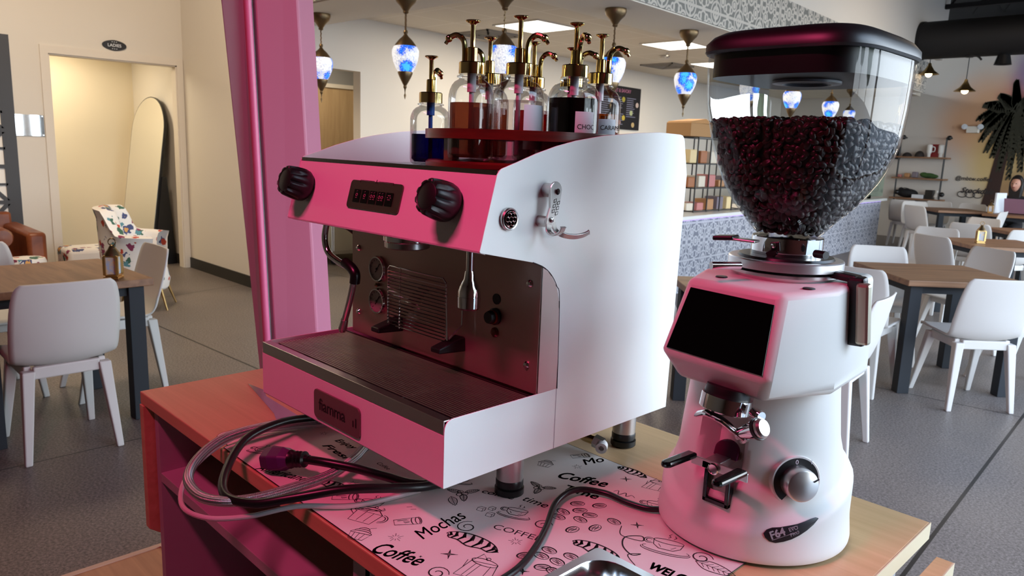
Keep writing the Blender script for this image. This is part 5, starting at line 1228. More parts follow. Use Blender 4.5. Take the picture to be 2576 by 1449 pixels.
for o in (0, 6):
    for i in range(6): mb.f.append((o+i, o+(i+1) % 6, o+6+(i+1) % 6, o+6+i))
mb.build('head_housing', WPLAST, gr, smooth=30, bevel=.008, bseg=4)
p0, p1, p2, p3 = [Vector(G(*p)) for p in (B_[0], B_[1], C_[1], C_[0])]
nrm = (p1-p0).cross(p3-p0).normalized()
def sp_(u, v, h): a = p0*(1-u)+p1*u; b = p3*(1-u)+p2*u; return a*(1-v)+b*v+nrm*h
MB().prism([(.05, .05), (.955, .045), (.945, .865), (.065, .885)], sp_, .0003, .0016).build('touch_screen', BLACKSCR, gr, smooth=0, bevel=.002)
for x, y in ((.195, .30), (.305, .315)): MB().lathe([(.008, 0), (.007, .0012), (0, .0014)], G(x, y, 1.3195), 16).build('vent_plug', BLACKPL, gr)
AX = (.237, .388)
def gl(name, prof, m, c=AX, seg=48, parent=gr): return MB().lathe([(r, z-DZ) for r, z in prof], (c[0]-GX, c[1]-GY, 0), seg).build(name, m, parent)
gl('collar_base', [(.066, 1.318), (.071, 1.325), (.071, 1.329), (.060, 1.3305)], STEEL)
ad = gl('adjusting_ring', [(.068, 1.3315), (.0735, 1.333), (.0735, 1.3435), (.072, 1.345), (.05, 1.345)], mat('satin_aluminium', (.72, .71, .71, 1), .3, .9))
gl('rubber_gasket', [(.062, 1.345), (.060, 1.348), (.048, 1.349)], RUBBER)
gl('neck_ring', [(.045, 1.348), (.0455, 1.35), (.0455, 1.372), (.0445, 1.373), (.035, 1.373)], CHROME)
a, b = onz(1862, 668, 1.339), onz(1789, 668, 1.339)
MB().cyl(G(*a), G(*b), .005, seg=16).build('setting_lever', CHROME, ad)
a, b = onz(1905, 608, 1.3705), onz(1800, 597, 1.3705)
lv = MB().bar(G(*a), G(a.x*.3+b.x*.7, a.y*.3+b.y*.7, 1.3715), .02, .003).build('hopper_gate', STEEL, gr, smooth=0, bevel=.001)
MB().bar(G(a.x*.5+b.x*.5, a.y*.5+b.y*.5, 1.373), G(*b), .024, .006).build('gate_tab', BLACKPL, lv, smooth=0, bevel=.002)
a, b = onz(2052, 638, 1.358), onz(2078, 643, 1.358)
MB().cyl(G(*a), G(*b), .0052, seg=12).build('locking_screw', BLACKPL, gr)
d = (Vector((.689, -.575, 0))-Vector((AX[0], AX[1], 0))).normalized(); d = Matrix.Rotation(math.radians(-18), 3, 'Z') @ d; c = Vector(G(AX[0], AX[1], 1.36))+d*.0455; s_ = Vector((-d.y, d.x, 0))
mb = MB().bar(c+Vector((0, 0, .008)), c+s_*.002+Vector((0, 0, -.004)), .012, .005, up=d).bar(c+s_*.002+Vector((0, 0, -.003)), c-s_*.008+Vector((0, 0, -.011)), .010, .005, up=d)
cl = mb.build('neck_clip', BLACKPL, gr, smooth=0, bevel=.001); MB().lathe([(.0035, 0), (.0035, .003), (0, .004)], c+d*.0025+Vector((0, 0, .004)), 12, d).build('clip_screw', CHROME, cl)
# handle at the right rear
hb = MB().bar(G(.343, .385, 1.246), G(.338, .375, 1.334), .016, .022, up=(1, 0, 0)).bar(G(.34, .378, 1.330), G(.30, .385, 1.332), .02, .01).build('rear_handle', BLACKPL, gr, smooth=0, bevel=.004)
MB().bar(G(.353, .378, 1.25), G(.349, .368, 1.328), .012, .017, up=(1, 0, 0)).build('handle_cover', mat('champagne_metal', rgb(178, 172, 152), .3, .7), hb, smooth=0, bevel=.004)
# outlet, lever, fork
MB().lathe([(.0, .0), (.027, 0), (.029, -.012), (.028, -.016)], G(.238, .266, 1.188), 36, (.05, .18, 1)).build('chute', BLACKPL, gr)
ax = Vector((-.06, -.16, -1)).normalized(); c = Vector(G(.239, .262, 1.177))
MB().lathe([(.0315, -.001), (.0315, .017), (.030, .0185), (.026, .0185), (.0255, .004), (0, .004)], c, 48, ax).build('outlet_ring', CHROME, gr)
MB().cyl(c+ax*.008, c+ax*.016, .0235, .023, seg=30).build('outlet_mouth', DRKHOLE, gr)
MB().cyl(G(.276, .262, 1.166), G(.288, .256, 1.166), .0065, seg=20).cyl(G(.288, .256, 1.166), G(.2905, .2548, 1.166), .0075, .006, seg=20).build('chute_bolt', CHROME, gr)
lev = MB(); Q = catmull([Vector(G(*p)) for p in ((.213, .243, 1.151), (.226, .240, 1.156), (.245, .240, 1.153), (.262, .246, 1.142), (.272, .252, 1.134))], 6); vs = []
for i, p in enumerate(Q):
    dq = (Q[min(i+1, len(Q)-1)]-Q[max(i-1, 0)]).normalized(); sq = Vector((.25, -1, 0)); sq = (sq-dq*sq.dot(dq)).normalized(); nq = dq.cross(sq); wq = .010-.0025*i/len(Q)
    vs += [p+sq*wq*math.cos(a_)+nq*.0038*math.sin(a_) for a_ in [2*PI*k_/10 for k_ in range(10)]]
lev.add(vs, [(10*i+k_, 10*i+(k_+1) % 10, 10*i+10+(k_+1) % 10, 10*i+10+k_) for i in range(len(Q)-1) for k_ in range(10)]+[tuple(range(9, -1, -1)), tuple(len(vs)-10+k_ for k_ in range(10))])
lev.cyl(G(.264, .249, 1.138), G(.290, .247, 1.152), .0060, .0125, seg=22)
lvo = lev.build('dosing_lever', CHROME, gr, smooth=60)
MB().cyl(G(.290, .247, 1.152), G(.2935, .2465, 1.154), .0138, seg=26).build('lever_seal', RUBBER, lvo)
MB().lathe([(.0125, 0), (.0125, .004), (.010, .007), (0, .0075)], G(.2935, .2465, 1.154), 26, (.88, -.1, .45)).build('lever_cap', STEEL, lvo)
nt_ = MB().lathe([(.0, .0), (.0105, .001), (.0108, .006), (.006, .009), (.0045, .014), (0, .016)], G(.252, .292, 1.122), 22, (-.25, -1, 0)).build('stop_nut', STEEL, gr)
fk = MB().box(GX*0-.022, .058, -.139, -.136, 1.076-DZ, 1.088-DZ).box(-.006, .016, -.139, -.07, 1.076-DZ, 1.086-DZ).build('portafilter_fork', STEEL, gr, smooth=0, bevel=.0008)
for x in (-.022, .05):
    P = [(x-.007, -.198), (x-.004, -.204), (x+.004, -.204), (x+.007, -.198), (x+.0075, -.136), (x-.0075, -.136)]
    MB().prism(P, lambda u, v, h: (u, v, h+(-.136-v)*.05), 1.084-DZ, 1.092-DZ).build('fork_pad', BLACKGL, fk, smooth=0, bevel=.003)
MB().lathe([(.0075, 0), (.0078, .003), (.0062, .004), (.0060, .003), (0, .003)], (.012, -.139, 1.080-DZ), 26, (0, -1, 0)).build('fork_screw', CHROME, fk)
# square black guide and arched window under the fork
fy = lambda z: -body(0.0, max(z, .02))-.002
mb = MB(); za, zb = .066, .112
for x0_, x1_, a, b in ((-.012, -.006, za, zb), (.020, .026, za, zb), (-.012, .026, za, za+.007)): mb.box(x0_, x1_, -.121, -.108, a, b)
mb.build('guide_frame', BLACKGL, gr, smooth=0, bevel=.0015)
MB().box(-.006, .02, -.112, -.108, za, zb).build('guide_plate', DARKSTEEL, gr, smooth=0)
MB().prism([(-.010, .128), (.024, .128)]+[(.007+.017*math.cos(a), .137+.013*math.sin(a)) for a in [PI*i/12 for i in range(13)]], lambda u, v, h: (u, -.092-h+(.15-v)*-.35, v), 0, .006).build('arched_window', mat('wine_plastic', rgb(88, 12, 60), .2), gr, smooth=0, bevel=.001)
# dial on the right
th = math.radians(53); zc_ = .112; cN = Vector((math.sin(th), -math.cos(th), .06)).normalized(); c = gpt(th, zc_, -.004)
dl = MB().lathe([(.0335, -.004), (.0335, .0045), (.0325, .006), (.0305, .006)], c, 48, cN).build('dial_collar', WPLAST, gr)
MB().cyl(c+cN*.004, c+cN*.0062, .0305, seg=48).build('dial_plate', BLACKPL, dl)
kn = MB().lathe([(.0215, .006), (.0215, .022), (.0205, .0245), (.0185, .0255), (0, .0258)], c, 48, cN).build('dial_knob', mat('satin_steel', (.7, .69, .68, 1), .3, 1.0), dl)
tx = Vector((0, 0, 1)).cross(cN).normalized(); ty = cN.cross(tx)
mb = MB(); put_text(mb, '0', .0085, c+cN*.0065+ty*.0225-tx*.003, tx, ty, bold=.01); mb.build('dial_zero', LABEL, dl, smooth=0)
mb = MB(); w = tx*.018+ty*.0225; put_text(mb, 'I', .0085, c+cN*.0065+w, tx, ty, bold=.01); mb.build('dial_one', LABEL, dl, smooth=0)
MB().bar(c+cN*.026+tx*.013+ty*.006, c+cN*.0258+tx*.0195+ty*.0095, .0012, .0012).build('knob_mark', BLACKPL, kn, smooth=0)
# name badge wrapped on the base
def cylhit(px, py):
    d = CF + CR*((px-1288)/FPX) - CU*((py-724.5)/FPX); o = CAMP-Vector((GX, GY, DZ)); A, B, C2 = 0, 0, 0; t = .5
    best = None
    for i in range(1400):
        t = .55+i*.0006; p = o+d*t; th_ = math.atan2(p.x, -p.y)
        if p.z < .3 and math.hypot(p.x, p.y/1.03) < body(th_, max(.007, p.z)): best = p; break
    return best if best is not None else o+d*.95
def sharp(px, py, off=.0012):
    p = cylhit(px, py); q = Vector((p.x, p.y, 0)).normalized(); return p+q*off+Vector((0, 0, off*.5))
top = [(1920, 1342), (1928, 1332), (1942, 1327), (1962, 1326), (1985, 1322), (2005, 1318), (2022, 1312), (2038, 1305), (2050, 1301), (2057, 1303)]
bot = [(1920, 1342), (1924, 1352), (1935, 1362), (1950, 1366), (1970, 1363), (1990, 1357), (2010, 1347), (2028, 1335), (2045, 1320), (2057, 1305)]
mb = MB(); mb.grid(lambda u, v: sharp(*(top[int(round(u*9))][k]*(1-v)+bot[int(round(u*9))][k]*v for k in (0, 1))), 9, 6)
bd = mb.build('name_badge', mat('badge_black', rgb(32, 30, 34), .35), gr, smooth=60)
def badge_text(body_, pa, pb, size, **kw):
    a, b = sharp(*pa, off=.002), sharp(*pb, off=.002); x = (b-a).normalized(); up = sharp(pa[0]-2, pa[1]-22, off=.002)-a; up = (up-x*up.dot(x)).normalized()
    put_text(mb, body_, size, a, x, up, **kw)
mb = MB(); badge_text('F64', (1939, 1357), (1975, 1345), .0135, bold=.03); badge_text('EVO', (1984, 1338), (2005, 1331), .0065, bold=.01); badge_text('PRO', (1988, 1351), (2008, 1342), .0065)
for a, b in (((1941, 1359), (2005, 1338)), ((1983, 1329), (2004, 1323))): mb.bar(sharp(*a, off=.002), sharp(*b, off=.002), .0007, .0003)
mb.build('badge_lettering', INKGREY, bd, smooth=0)
# ---------------------------------------------------------------- hopper
HP = [(1.374, .038, .038, 2.0, .237, .388), (1.380, .045, .045, 2.0, .237, .388), (1.395, .056, .060, 2.2, .237, .39), (1.415, .071, .079, 2.6, .238, .395), (1.44, .084, .096, 3.0, .239, .40),
      (1.47, .093, .108, 3.6, .24, .404), (1.50, .099, .114, 4.0, .24, .405), (1.54, .1035, .115, 4.4, .239, .401), (1.58, .105, .117, 4.4, .239, .401), (1.602, .105, .117, 4.4, .239, .401)]
def hop(th, z, s=1.0, inset=0.0):
    i = 0
    while i < len(HP)-2 and z > HP[i+1][0]: i += 1
    k = min(1, max(0, (z-HP[i][0])/(HP[i+1][0]-HP[i][0]))); P = [HP[i][j]*(1-k)+HP[i+1][j]*k for j in range(6)]
    c_, s_ = math.cos(th), math.sin(th); n = P[3]
    return Vector((P[4]+(P[1]*s-inset)*math.copysign(abs(c_)**(2/n), c_), P[5]+(P[2]*s-inset)*math.copysign(abs(s_)**(2/n), s_), z))
hz = [1.374, 1.378, 1.384, 1.392, 1.402, 1.415, 1.43, 1.445, 1.46, 1.48, 1.50, 1.52, 1.54, 1.56, 1.58, 1.602]
hp = thing('bean_hopper', 'clear tapering hopper with black lid on top of the white grinder', 'hopper', (GX, GY, 1.374)) if False else None
mb = MB(); mb.grid(lambda u, v: G(*hop(2*PI*u, hz[int(round(v*15))])), 96, 15, True)
hpo = mb.build('hopper', HOPPER, gr, smooth=60, solid=0)
lid = [(1.600, .002), (1.603, .0042), (1.612, .0035), (1.621, -.004), (1.6265, -.014), (1.628, -.026), (1.6285, -.06)]
mb = MB(); mb.grid(lambda u, v: G(*[(lambda p: (p.x, p.y, lid[int(round(v*6))][0]))(hop(2*PI*u, 1.602, inset=-lid[int(round(v*6))][1]))][0]), 96, 6, True)
n0 = len(mb.v); mb.v.append(G(.24, .405, 1.6285)); mb.f += [(n0-1-7*0, n0, n0)] if False else []
ring = [i*7+6 for i in range(96)]; mb.f.append(tuple(ring)); lo = [i*7 for i in range(96)][::-1]; mb.f.append(tuple(lo)); mb.v.pop()
ldo = mb.build('hopper_lid', BLACKPL, hpo, smooth=40)
mb = MB(); mb.grid(lambda u, v: G(*(lambda p: (p.x, p.y, 1.600-.028*v))(hop(2*PI*u, 1.602, inset=.006))), 72, 1, True); mb.f.append(tuple(i*2+1 for i in range(72))); mb.build('lid_skirt', BLACKPL, ldo, smooth=40)
MB().lathe([(.042, 1.5715-DZ), (.042, 1.5685-DZ), (.030, 1.5675-DZ), (.028, 1.571-DZ)], (.24-GX, .39-GY, 0), 40).build('lid_dish', mat('grey_ring_plastic', rgb(120, 124, 134), .3), ldo)
MB().lathe([(.0, 0), (.011, 0), (.012, .003), (.0085, .006), (.0, .0065)], G(*hop(math.radians(-62), 1.392, inset=-.001)), 20, (.5, -.85, -.2)).build('hopper_button', HOPPER, hpo)
# ---------------------------------------------------------------- coffee beans
def bean_mesh():
    mb = MB()
    def fn(u, v):
        a = 2*PI*u; b = PI*(v-.5); x = .0062*math.sin(b); r = math.cos(b); y = .0042*r*math.cos(a); z = .0036*r*math.sin(a)
        if z > 0: z *= .72; z -= .0011*math.exp(-(y/.0009)**2)*r
        return (x, y, z)
    return mb.grid(fn, 16, 8, True)
BM = bean_mesh(); proto = BM.build('coffee_bean', BEANM, smooth=80); bme = proto.data
BL = 'dark roasted coffee bean in the pile inside the clear grinder hopper'
spots = []
z = 1.383
while z < 1.521:
    per = sum((hop(2*PI*i/60, z)-hop(2*PI*(i+1)/60, z)).length for i in range(60)); n = int(per/.0096)
    # walk evenly round the section
    tab = [hop(2*PI*i/360, z, inset=.0072) for i in range(361)]; cum = [0]
    for i in range(360): cum.append(cum[-1]+(tab[i+1]-tab[i]).length)
    off = rnd.random(); j = 0
    for i in range(n):
        L = (i+off+rnd.uniform(-.25, .25)) % n/n*cum[-1]
        j = min(range(361), key=lambda q: abs(cum[q]-L)) if False else int(np.searchsorted(cum, L)) % 360
        p = tab[j].copy(); tg = (tab[(j+1) % 360]-tab[(j-1) % 360]).normalized(); nrm_ = Vector((tg.y, -tg.x, .15)).normalized()
        p.z += rnd.uniform(-.002, .002); p += nrm_*rnd.uniform(-.003, .0008)
        R = Matrix.Rotation(rnd.uniform(0, 2*PI), 4, nrm_) @ nrm_.to_track_quat('Z', 'Y').to_matrix().to_4x4() @ Matrix.Rotation(rnd.choice([0, PI])+rnd.uniform(-.6, .6), 4, 'X') @ Matrix.Rotation(rnd.uniform(-.5, .5), 4, 'Y')
        sc = rnd.uniform(.86, 1.12); spots.append((p, R, sc))
    z += .0066
for i in range(420):
    th_ = rnd.uniform(0, 2*PI); k = math.sqrt(rnd.random()); q = hop(th_, 1.515, inset=.006); p = Vector((.24+(q.x-.24)*k, .405+(q.y-.405)*k, 1.519+.006*(1-k)+rnd.uniform(-.002, .002)))
    R = Matrix.Rotation(rnd.uniform(0, 6.28), 4, 'Z') @ Matrix.Rotation(rnd.uniform(-.7, .7), 4, 'X') @ Matrix.Rotation(rnd.uniform(-.5, .5), 4, 'Y'); spots.append((p, R, 1.0))
toc = Vector((.689, -.575, 1.475))
spots.sort(key=lambda s: ((s[0]-toc).length if s[0].z < 1.517 else 9))
first = True
for p, R, sc in spots[:300]:
    o = proto if first else proto.copy()
    if not first: COL.objects.link(o)
    first = False; o.matrix_world = Matrix.Translation(p) @ R @ Matrix.Diagonal((sc, sc, sc, 1)); tag(o, BL, 'coffee bean', 'coffee beans against the hopper front')
mb = MB()
for p, R, sc in spots[300:]:
    M = Matrix.Translation(p) @ R; mb.add([M @ (Vector(v)*sc) for v in BM.v], BM.f)
mb.grid(lambda u, v: hop(2*PI*u, 1.378+.138*v, inset=.0125), 48, 14, True)
o = mb.build('coffee_beans', BEANM, smooth=80); tag(o, 'mass of dark roasted coffee beans filling the clear grinder hopper', 'coffee beans', None, 'stuff')

# ================================================================ printed placemats
ZM = DZ+.0022
def matsheet(name, x0, x1, y0, y1, r, z, label):
    t = thing(name, label, 'placemat', ((x0+x1)/2, (y0+y1)/2, z)); cx, cy = (x0+x1)/2, (y0+y1)/2
    MB().prism(rrect(x0-cx, x1-cx, y0-cy, y1-cy, r), P3, 0, .0009).build('sheet', MATP, t, smooth=0)
    mb = MB(); P = rrect(x0-cx, x1-cx, y0-cy, y1-cy, r); P.append(P[0]); mb.tube([(a, b, .0005) for a, b in P], .0007, 4, False, 0); mb.build('dark_edge', INK, t, smooth=0)
    return t
m2 = matsheet('placemat', -.566, -.34, -.058, .10, .022, DZ+.0004, 'end of a second printed placemat peeking out at the left under the hose')
m1 = matsheet('placemat', -.502, .277, -.068, .400, .006, DZ+.0013, 'large placemat printed with coffee doodles under the machine and grinder')
mc = Vector(((-.502+.277)/2, (-.068+.400)/2, 0))
ZP = DZ+.00235
pr_ = MB()
def ribbon(P, w):
    P = [Vector(p) for p in P]; vs = []; n = len(P)
    for i, p in enumerate(P):
        d = (P[min(i+1, n-1)]-P[max(i-1, 0)]); d = d.normalized() if d.length > 1e-9 else Vector((1, 0, 0)); k = Vector((-d.y, d.x, 0)); ww = w*1.75*(.55+.45*math.sin(PI*i/max(1, n-1)))
        vs += [p+k*ww/2, p-k*ww/2]
    vs = [v-mc-Vector((0, 0, DZ+.0013)) for v in vs]
    pr_.add(vs, [(2*i, 2*i+1, 2*i+3, 2*i+2) for i in range(n-1)])
def doodle(strokes, px, py, size, ang=0, w=.0008, flat=False):
    c = onz(px, py, ZP); a = math.radians(ang+32); ca, sa = math.cos(a), math.sin(a)
    for s in strokes: ribbon([c+Vector((ca*x-sa*y, sa*x+ca*y, 0))*size for x, y in s], w)
def arc(cx, cy, rx, ry, a0, a1, n=16): return [(cx+rx*math.cos(math.radians(a0+(a1-a0)*i/n)), cy+ry*math.sin(math.radians(a0+(a1-a0)*i/n))) for i in range(n+1)]
def d_bean(): return [arc(0, 0, .5, .33, 0, 360, 20), arc(0, 0, .46, .29, 20, 200, 14), [(-.42, -.04), (-.2, .06), (0, 0), (.2, -.07), (.43, .03)], [(-.3, -.12), (0, -.1), (.28, -.17)], [(-.25, .16), (0, .12), (.3, .1)]]
def d_star(n=4, r=.12): return [[(0, 0), (.5*math.cos(2*PI*i/n+PI/2), .5*math.sin(2*PI*i/n+PI/2))] for i in range(n)]+[[(.09*math.cos(2*PI*i/n+PI/2-PI/n), .09*math.sin(2*PI*i/n+PI/2-PI/n)), (.5*math.cos(2*PI*i/n+PI/2), .5*math.sin(2*PI*i/n+PI/2)), (.09*math.cos(2*PI*i/n+PI/2+PI/n), .09*math.sin(2*PI*i/n+PI/2+PI/n))] for i in range(n)]
def d_burst(n=10): return [[(.16*math.cos(2*PI*i/n), .16*math.sin(2*PI*i/n)), (.5*math.cos(2*PI*i/n)*(1 if i % 2 else .7), .5*math.sin(2*PI*i/n)*(1 if i % 2 else .7))] for i in range(n)]
def d_croissant():
    o_ = lambda t: (-.58*math.cos(PI*t), -.05+.27*math.sin(PI*t)); i_ = lambda t: (-.54*math.cos(PI*t), -.06-.10*math.sin(PI*t)+.03*math.cos(6*PI*t))
    S = [[o_(k/24) for k in range(25)], [o_(0)]+[i_(k/16) for k in range(17)]+[o_(1)]]
    for k in range(1, 9):
        t = k/9; (ax_, ay_), (bx_, by_) = o_(t), i_(t)
        for e in (-.016, 0, .018): S.append([(ax_+e, ay_), ((ax_+bx_)/2+.05+e, (ay_+by_)/2), (bx_+e*.5, by_)])
        S.append([(ax_+.05, ay_-.06), ((ax_+bx_)/2+.1, (ay_+by_)/2)])
    return S
def d_cup(): return [arc(0, .12, .34, .1, 0, 360, 20), [(-.34, .12), (-.3, -.1), (-.16, -.24), (.16, -.24), (.3, -.1), (.34, .12)], arc(-.42, .02, .12, .12, 40, 320, 14), arc(-.42, .02, .07, .07, 40, 320, 10), arc(0, -.26, .52, .13, 150, 390, 20), arc(0, -.3, .55, .16, 170, 370, 20), [(-.05, .28), (0, .36), (-.05, .42), (.0, .5)], [(.08, .28), (.13, .36), (.08, .44)], [(-.2, -.05), (-.12, -.17)], [(.1, -.18), (.2, -.06)]]
def d_pot(): return [[(-.3, -.4), (-.36, .1), (-.18, .26), (.18, .26), (.36, .1), (.3, -.4), (-.3, -.4)], arc(0, .28, .2, .08, 0, 180, 10), arc(0, .4, .04, .04, 0, 360, 8), [(-.36, .05), (-.56, .2), (-.6, .34)], [(-.33, -.12), (-.5, .02), (-.6, .34)], arc(.38, -.06, .2, .2, -80, 90, 12), arc(.38, -.06, .14, .14, -80, 90, 12), [(-.34, .1), (.35, .1)], [(-.1, -.35), (-.1, .2)], [(.1, -.35), (.12, .1)]]
def d_swirl(): return [[((.5-.4*t)*math.cos(6.5*t*1.4), (.5-.4*t)*math.sin(6.5*t*1.4)) for t in [i/22 for i in range(23)]]]
def d_curl(): return [catm2([(-.5, .5), (-.3, .2), (.1, .3), (0, .45), (-.2, .2), (-.05, -.1), (.25, -.25), (.35, -.1), (.2, -.3), (.5, -.5)])]
def catm2(P): return [(v.x, v.y) for v in catmull([Vector((a, b, 0)) for a, b in P], 5)]
def d_wave(): return [catm2([(-.5, 0), (-.35, .2), (-.2, -.15), (0, .18), (.15, -.12), (.3, .12), (.5, -.02)])]
def d_leaf():
    S = [catm2([(-.5, 0), (-.2, .2), (.2, .16), (.5, 0)]), catm2([(-.5, 0), (-.2, -.2), (.2, -.16), (.5, 0)]), [(-.5, 0), (.5, 0)]]
    for i in range(6): x = -.35+.13*i; S += [[(x, 0), (x+.12, .13)], [(x, 0), (x+.12, -.13)]]
    return S
def d_branch():
    S = []
    for a in (20, 150, 270):
        c_, s_ = math.cos(math.radians(a)), math.sin(math.radians(a)); S += [[(c_*(x*.5+.3)-s_*y*.5, s_*(x*.5+.3)+c_*y*.5) for x, y in st] for st in d_leaf()]
    return S+[arc(.05, -.05, .1, .1, 0, 360, 12), arc(-.08, .08, .09, .09, 0, 360, 12), arc(-.12, -.1, .09, .09, 0, 360, 12)]
def d_cubes():
    S = []
    for x, y, s in ((-.25, .1, .2), (.12, .22, .16), (.15, -.2, .2)): S += [[(x, y), (x+s, y-.05), (x+s, y-.05-s), (x, y-s), (x, y)], [(x, y), (x+.08, y+.1), (x+s+.08, y+.05), (x+s, y-.05)], [(x+s+.08, y+.05), (x+s+.08, y+.05-s), (x+s, y-.05-s)]]
    return S
def d_glass(): return [arc(0, .4, .24, .08, 0, 360, 16), [(-.24, .4), (-.18, -.42), (.18, -.42), (.24, .4)], arc(0, .24, .22, .06, 180, 360, 10), [(-.1, .1), (-.08, -.3)], [(-.14, .05), (-.12, -.3)], [(.04, .12), (.1, -.05), (0, -.1), (.04, .12)], arc(0, .44, .26, .09, 0, 180, 10)]
def d_cake(): return [[(-.3, -.4), (.22, -.4), (.34, 0), (-.42, 0), (-.3, -.4)], arc(-.04, 0, .4, .16, 0, 180, 12), arc(-.04, .14, .3, .13, 0, 180, 12), arc(-.04, .26, .2, .12, 0, 180, 10), [(-.2, -.38), (-.26, -.02)], [(-.06, -.38), (-.08, -.02)], [(.08, -.38), (.12, -.02)], [(.1, .4), (.3, .5)]]
def d_kettle(): return [[(-.36, -.4), (-.3, .2), (.26, .3), (.4, -.3), (-.36, -.4)], arc(-.02, .27, .3, .12, 0, 360, 16), arc(-.02, .42, .05, .05, 0, 360, 8), [(-.3, .18), (-.2, .55), (-.02, .38)], [(-.33, -.1), (-.38, .2)], [(-.2, -.36), (-.16, .16)], [(-.1, -.36), (-.05, .17)], [(.2, -.3), (.16, .2)]]
for px, py, a in ((1453, 1267, 20), (1508, 1272, 30), (1417, 1287, -35), (1459, 1284, 20), (1484, 1296, 10), (1405, 1300, -25), (1460, 1307, -30), (1545, 1312, -35), (1440, 1332, 50), (1497, 1328, 60), (1382, 1384, -25), (1362, 1398, -25), (1402, 1413, -30), (1437, 1400, -25), (1365, 1427, 10), (1393, 1437, -30), (1320, 1397, 30)):
    doodle(d_bean(), px, py, .0215, a, .0009)
for px, py, s in ((1130, 1394, .022), (1575, 1205, .018), (1603, 1321, .018), (1315, 1437, .016), (820, 1065, .014), (1058, 1400, .004)): doodle(d_star(), px, py, s, 10, .0010)
for px, py, s in ((995, 1352, .022), (1452, 1174, .018), (1297, 1362, .020), (887, 1216, .018), (1560, 1395, .0), (815, 1090, .016), (905, 1140, .02)): doodle(d_burst(), px, py, s, 0, .0008)
for px, py, s, a in ((1188, 1362, .070, -20), (838, 1221, .052, -15), (1500, 1383, .062, -25), (1590, 1187, .048, -30)): doodle(d_croissant(), px, py, s, a, .0014)
for px, py, s, a in ((1300, 1287, .046, -8), (935, 1265, .05, 0), (660, 1130, .040, 0), (640, 1080, .03, 0), (1680, 1370, .06, -10), (1655, 1270, .05, -5), (1160, 1205, .04, 0)): doodle(d_cup(), px, py, s, a, .0009)
for px, py, s, a in ((1205, 1432, .062, -15), (1650, 1222, .046, -20)): doodle(d_kettle(), px, py, s, a, .0009)
for px, py, s, a in ((925, 1294, .058, -10), ): doodle(d_pot(), px, py, s, a, .0009)
for px, py, s, a in ((1765, 1403, .03, 0), (1175, 1325, .032, 80), (1365, 1320, .028, 10), (665, 1150, .014, 0), (1100, 1441, .03, 0)): doodle(d_swirl(), px, py, s, a, .0012)
doodle(d_curl(), 1580, 1370, .072, -30, .0013); doodle(d_wave(), 1570, 1244, .036, -20, .0009); doodle(d_wave(), 775, 1075, .0, 0)
for px, py, s, a in ((1165, 1240, .05, 20), (1360, 1226, .045, -10)): doodle(d_branch(), px, py, s, a, .0009)
doodle(d_leaf(), 1800, 1430, .055, -25, .0009); doodle(d_leaf(), 1140, 1260, .03, -60, .0008)
doodle(d_cubes(), 1218, 1282, .042, 0, .0007); doodle(d_glass(), 1022, 1312, .040, -62, .0009); doodle(d_glass(), 1457, 1147, .034, -60, .0009); doodle(d_glass(), 865, 1250, .04, -70, .0009)
doodle(d_cake(), 910, 1342, .040, -5, .0009); doodle(d_cake(), 1375, 1166, .034, -10, .0009)
for px, py in ((1030, 1275), (1040, 1281)): doodle([[(-.5, -.1), (.5, .1)]], px, py, .008, 10, .0012)
def mtext(s, pa, pb, size, shear=.25, bold=.015, **kw):
    a, b = onz(*pa, ZP), onz(*pb, ZP); x = (b-a).normalized(); y = Vector((-x.y, x.x, 0)); vs, fs = text_geo(s, size, shear=shear, bold=bold, **kw)
    L = max(v.x for v in vs); k = (b-a).length/L
    pr_.add([a+x*v.x*k+y*v.y-mc-Vector((0, 0, DZ+.0013)) for v in vs], fs)
mtext('Mochas', (1062, 1358), (1178, 1300), .036, .3, .004)
mtext('Coffee', (1395, 1200), (1525, 1226), .036, .35, .02); mtext('Time', (1412, 1230), (1500, 1256), .028, .1, .02)
mtext('coffee', (1208, 1238), (1290, 1257), .018, .2, .01); mtext('time', (1310, 1257), (1372, 1278), .024, .2, .005)
mtext('COFFEE', (1236, 1328), (1358, 1362), .019, 0, .0); mtext('Americano', (640, 1180), (765, 1212), .026, .4, .01)
mtext('Coffee', (925, 1385), (1052, 1425), .038, .35, .012); mtext('WELCOME', (1628, 1428), (1790, 1495), .024, 0, .04)
mtext('Enjoy', (840, 1108), (888, 1130), .018, .2, .02); mtext('Fresh', (808, 1120), (875, 1160), .02, .3, .02); mtext('Mo', (1470, 1170), (1525, 1160), .03, .35, .01)
mtext('Coffee', (945, 1165), (975, 1182), .012, .2, .005)
pr_.build('printed_doodles', INK, m1, smooth=0)
t = tag(MB().prism([(-.80, .118), (-.74, .125), (-.70, .11), (-.44, .10), (-.44, .03), (-.52, .045), (-.60, .075)], P3, 0, .0006).build('grey_patch', GREYPATCH, smooth=0), 'thin jagged grey patch lying under the left end of the machine', 'film'); t.location = (0, 0, DZ+.0003)  # flat translucent mauve-grey outline with a jagged edge, laid on the worktop

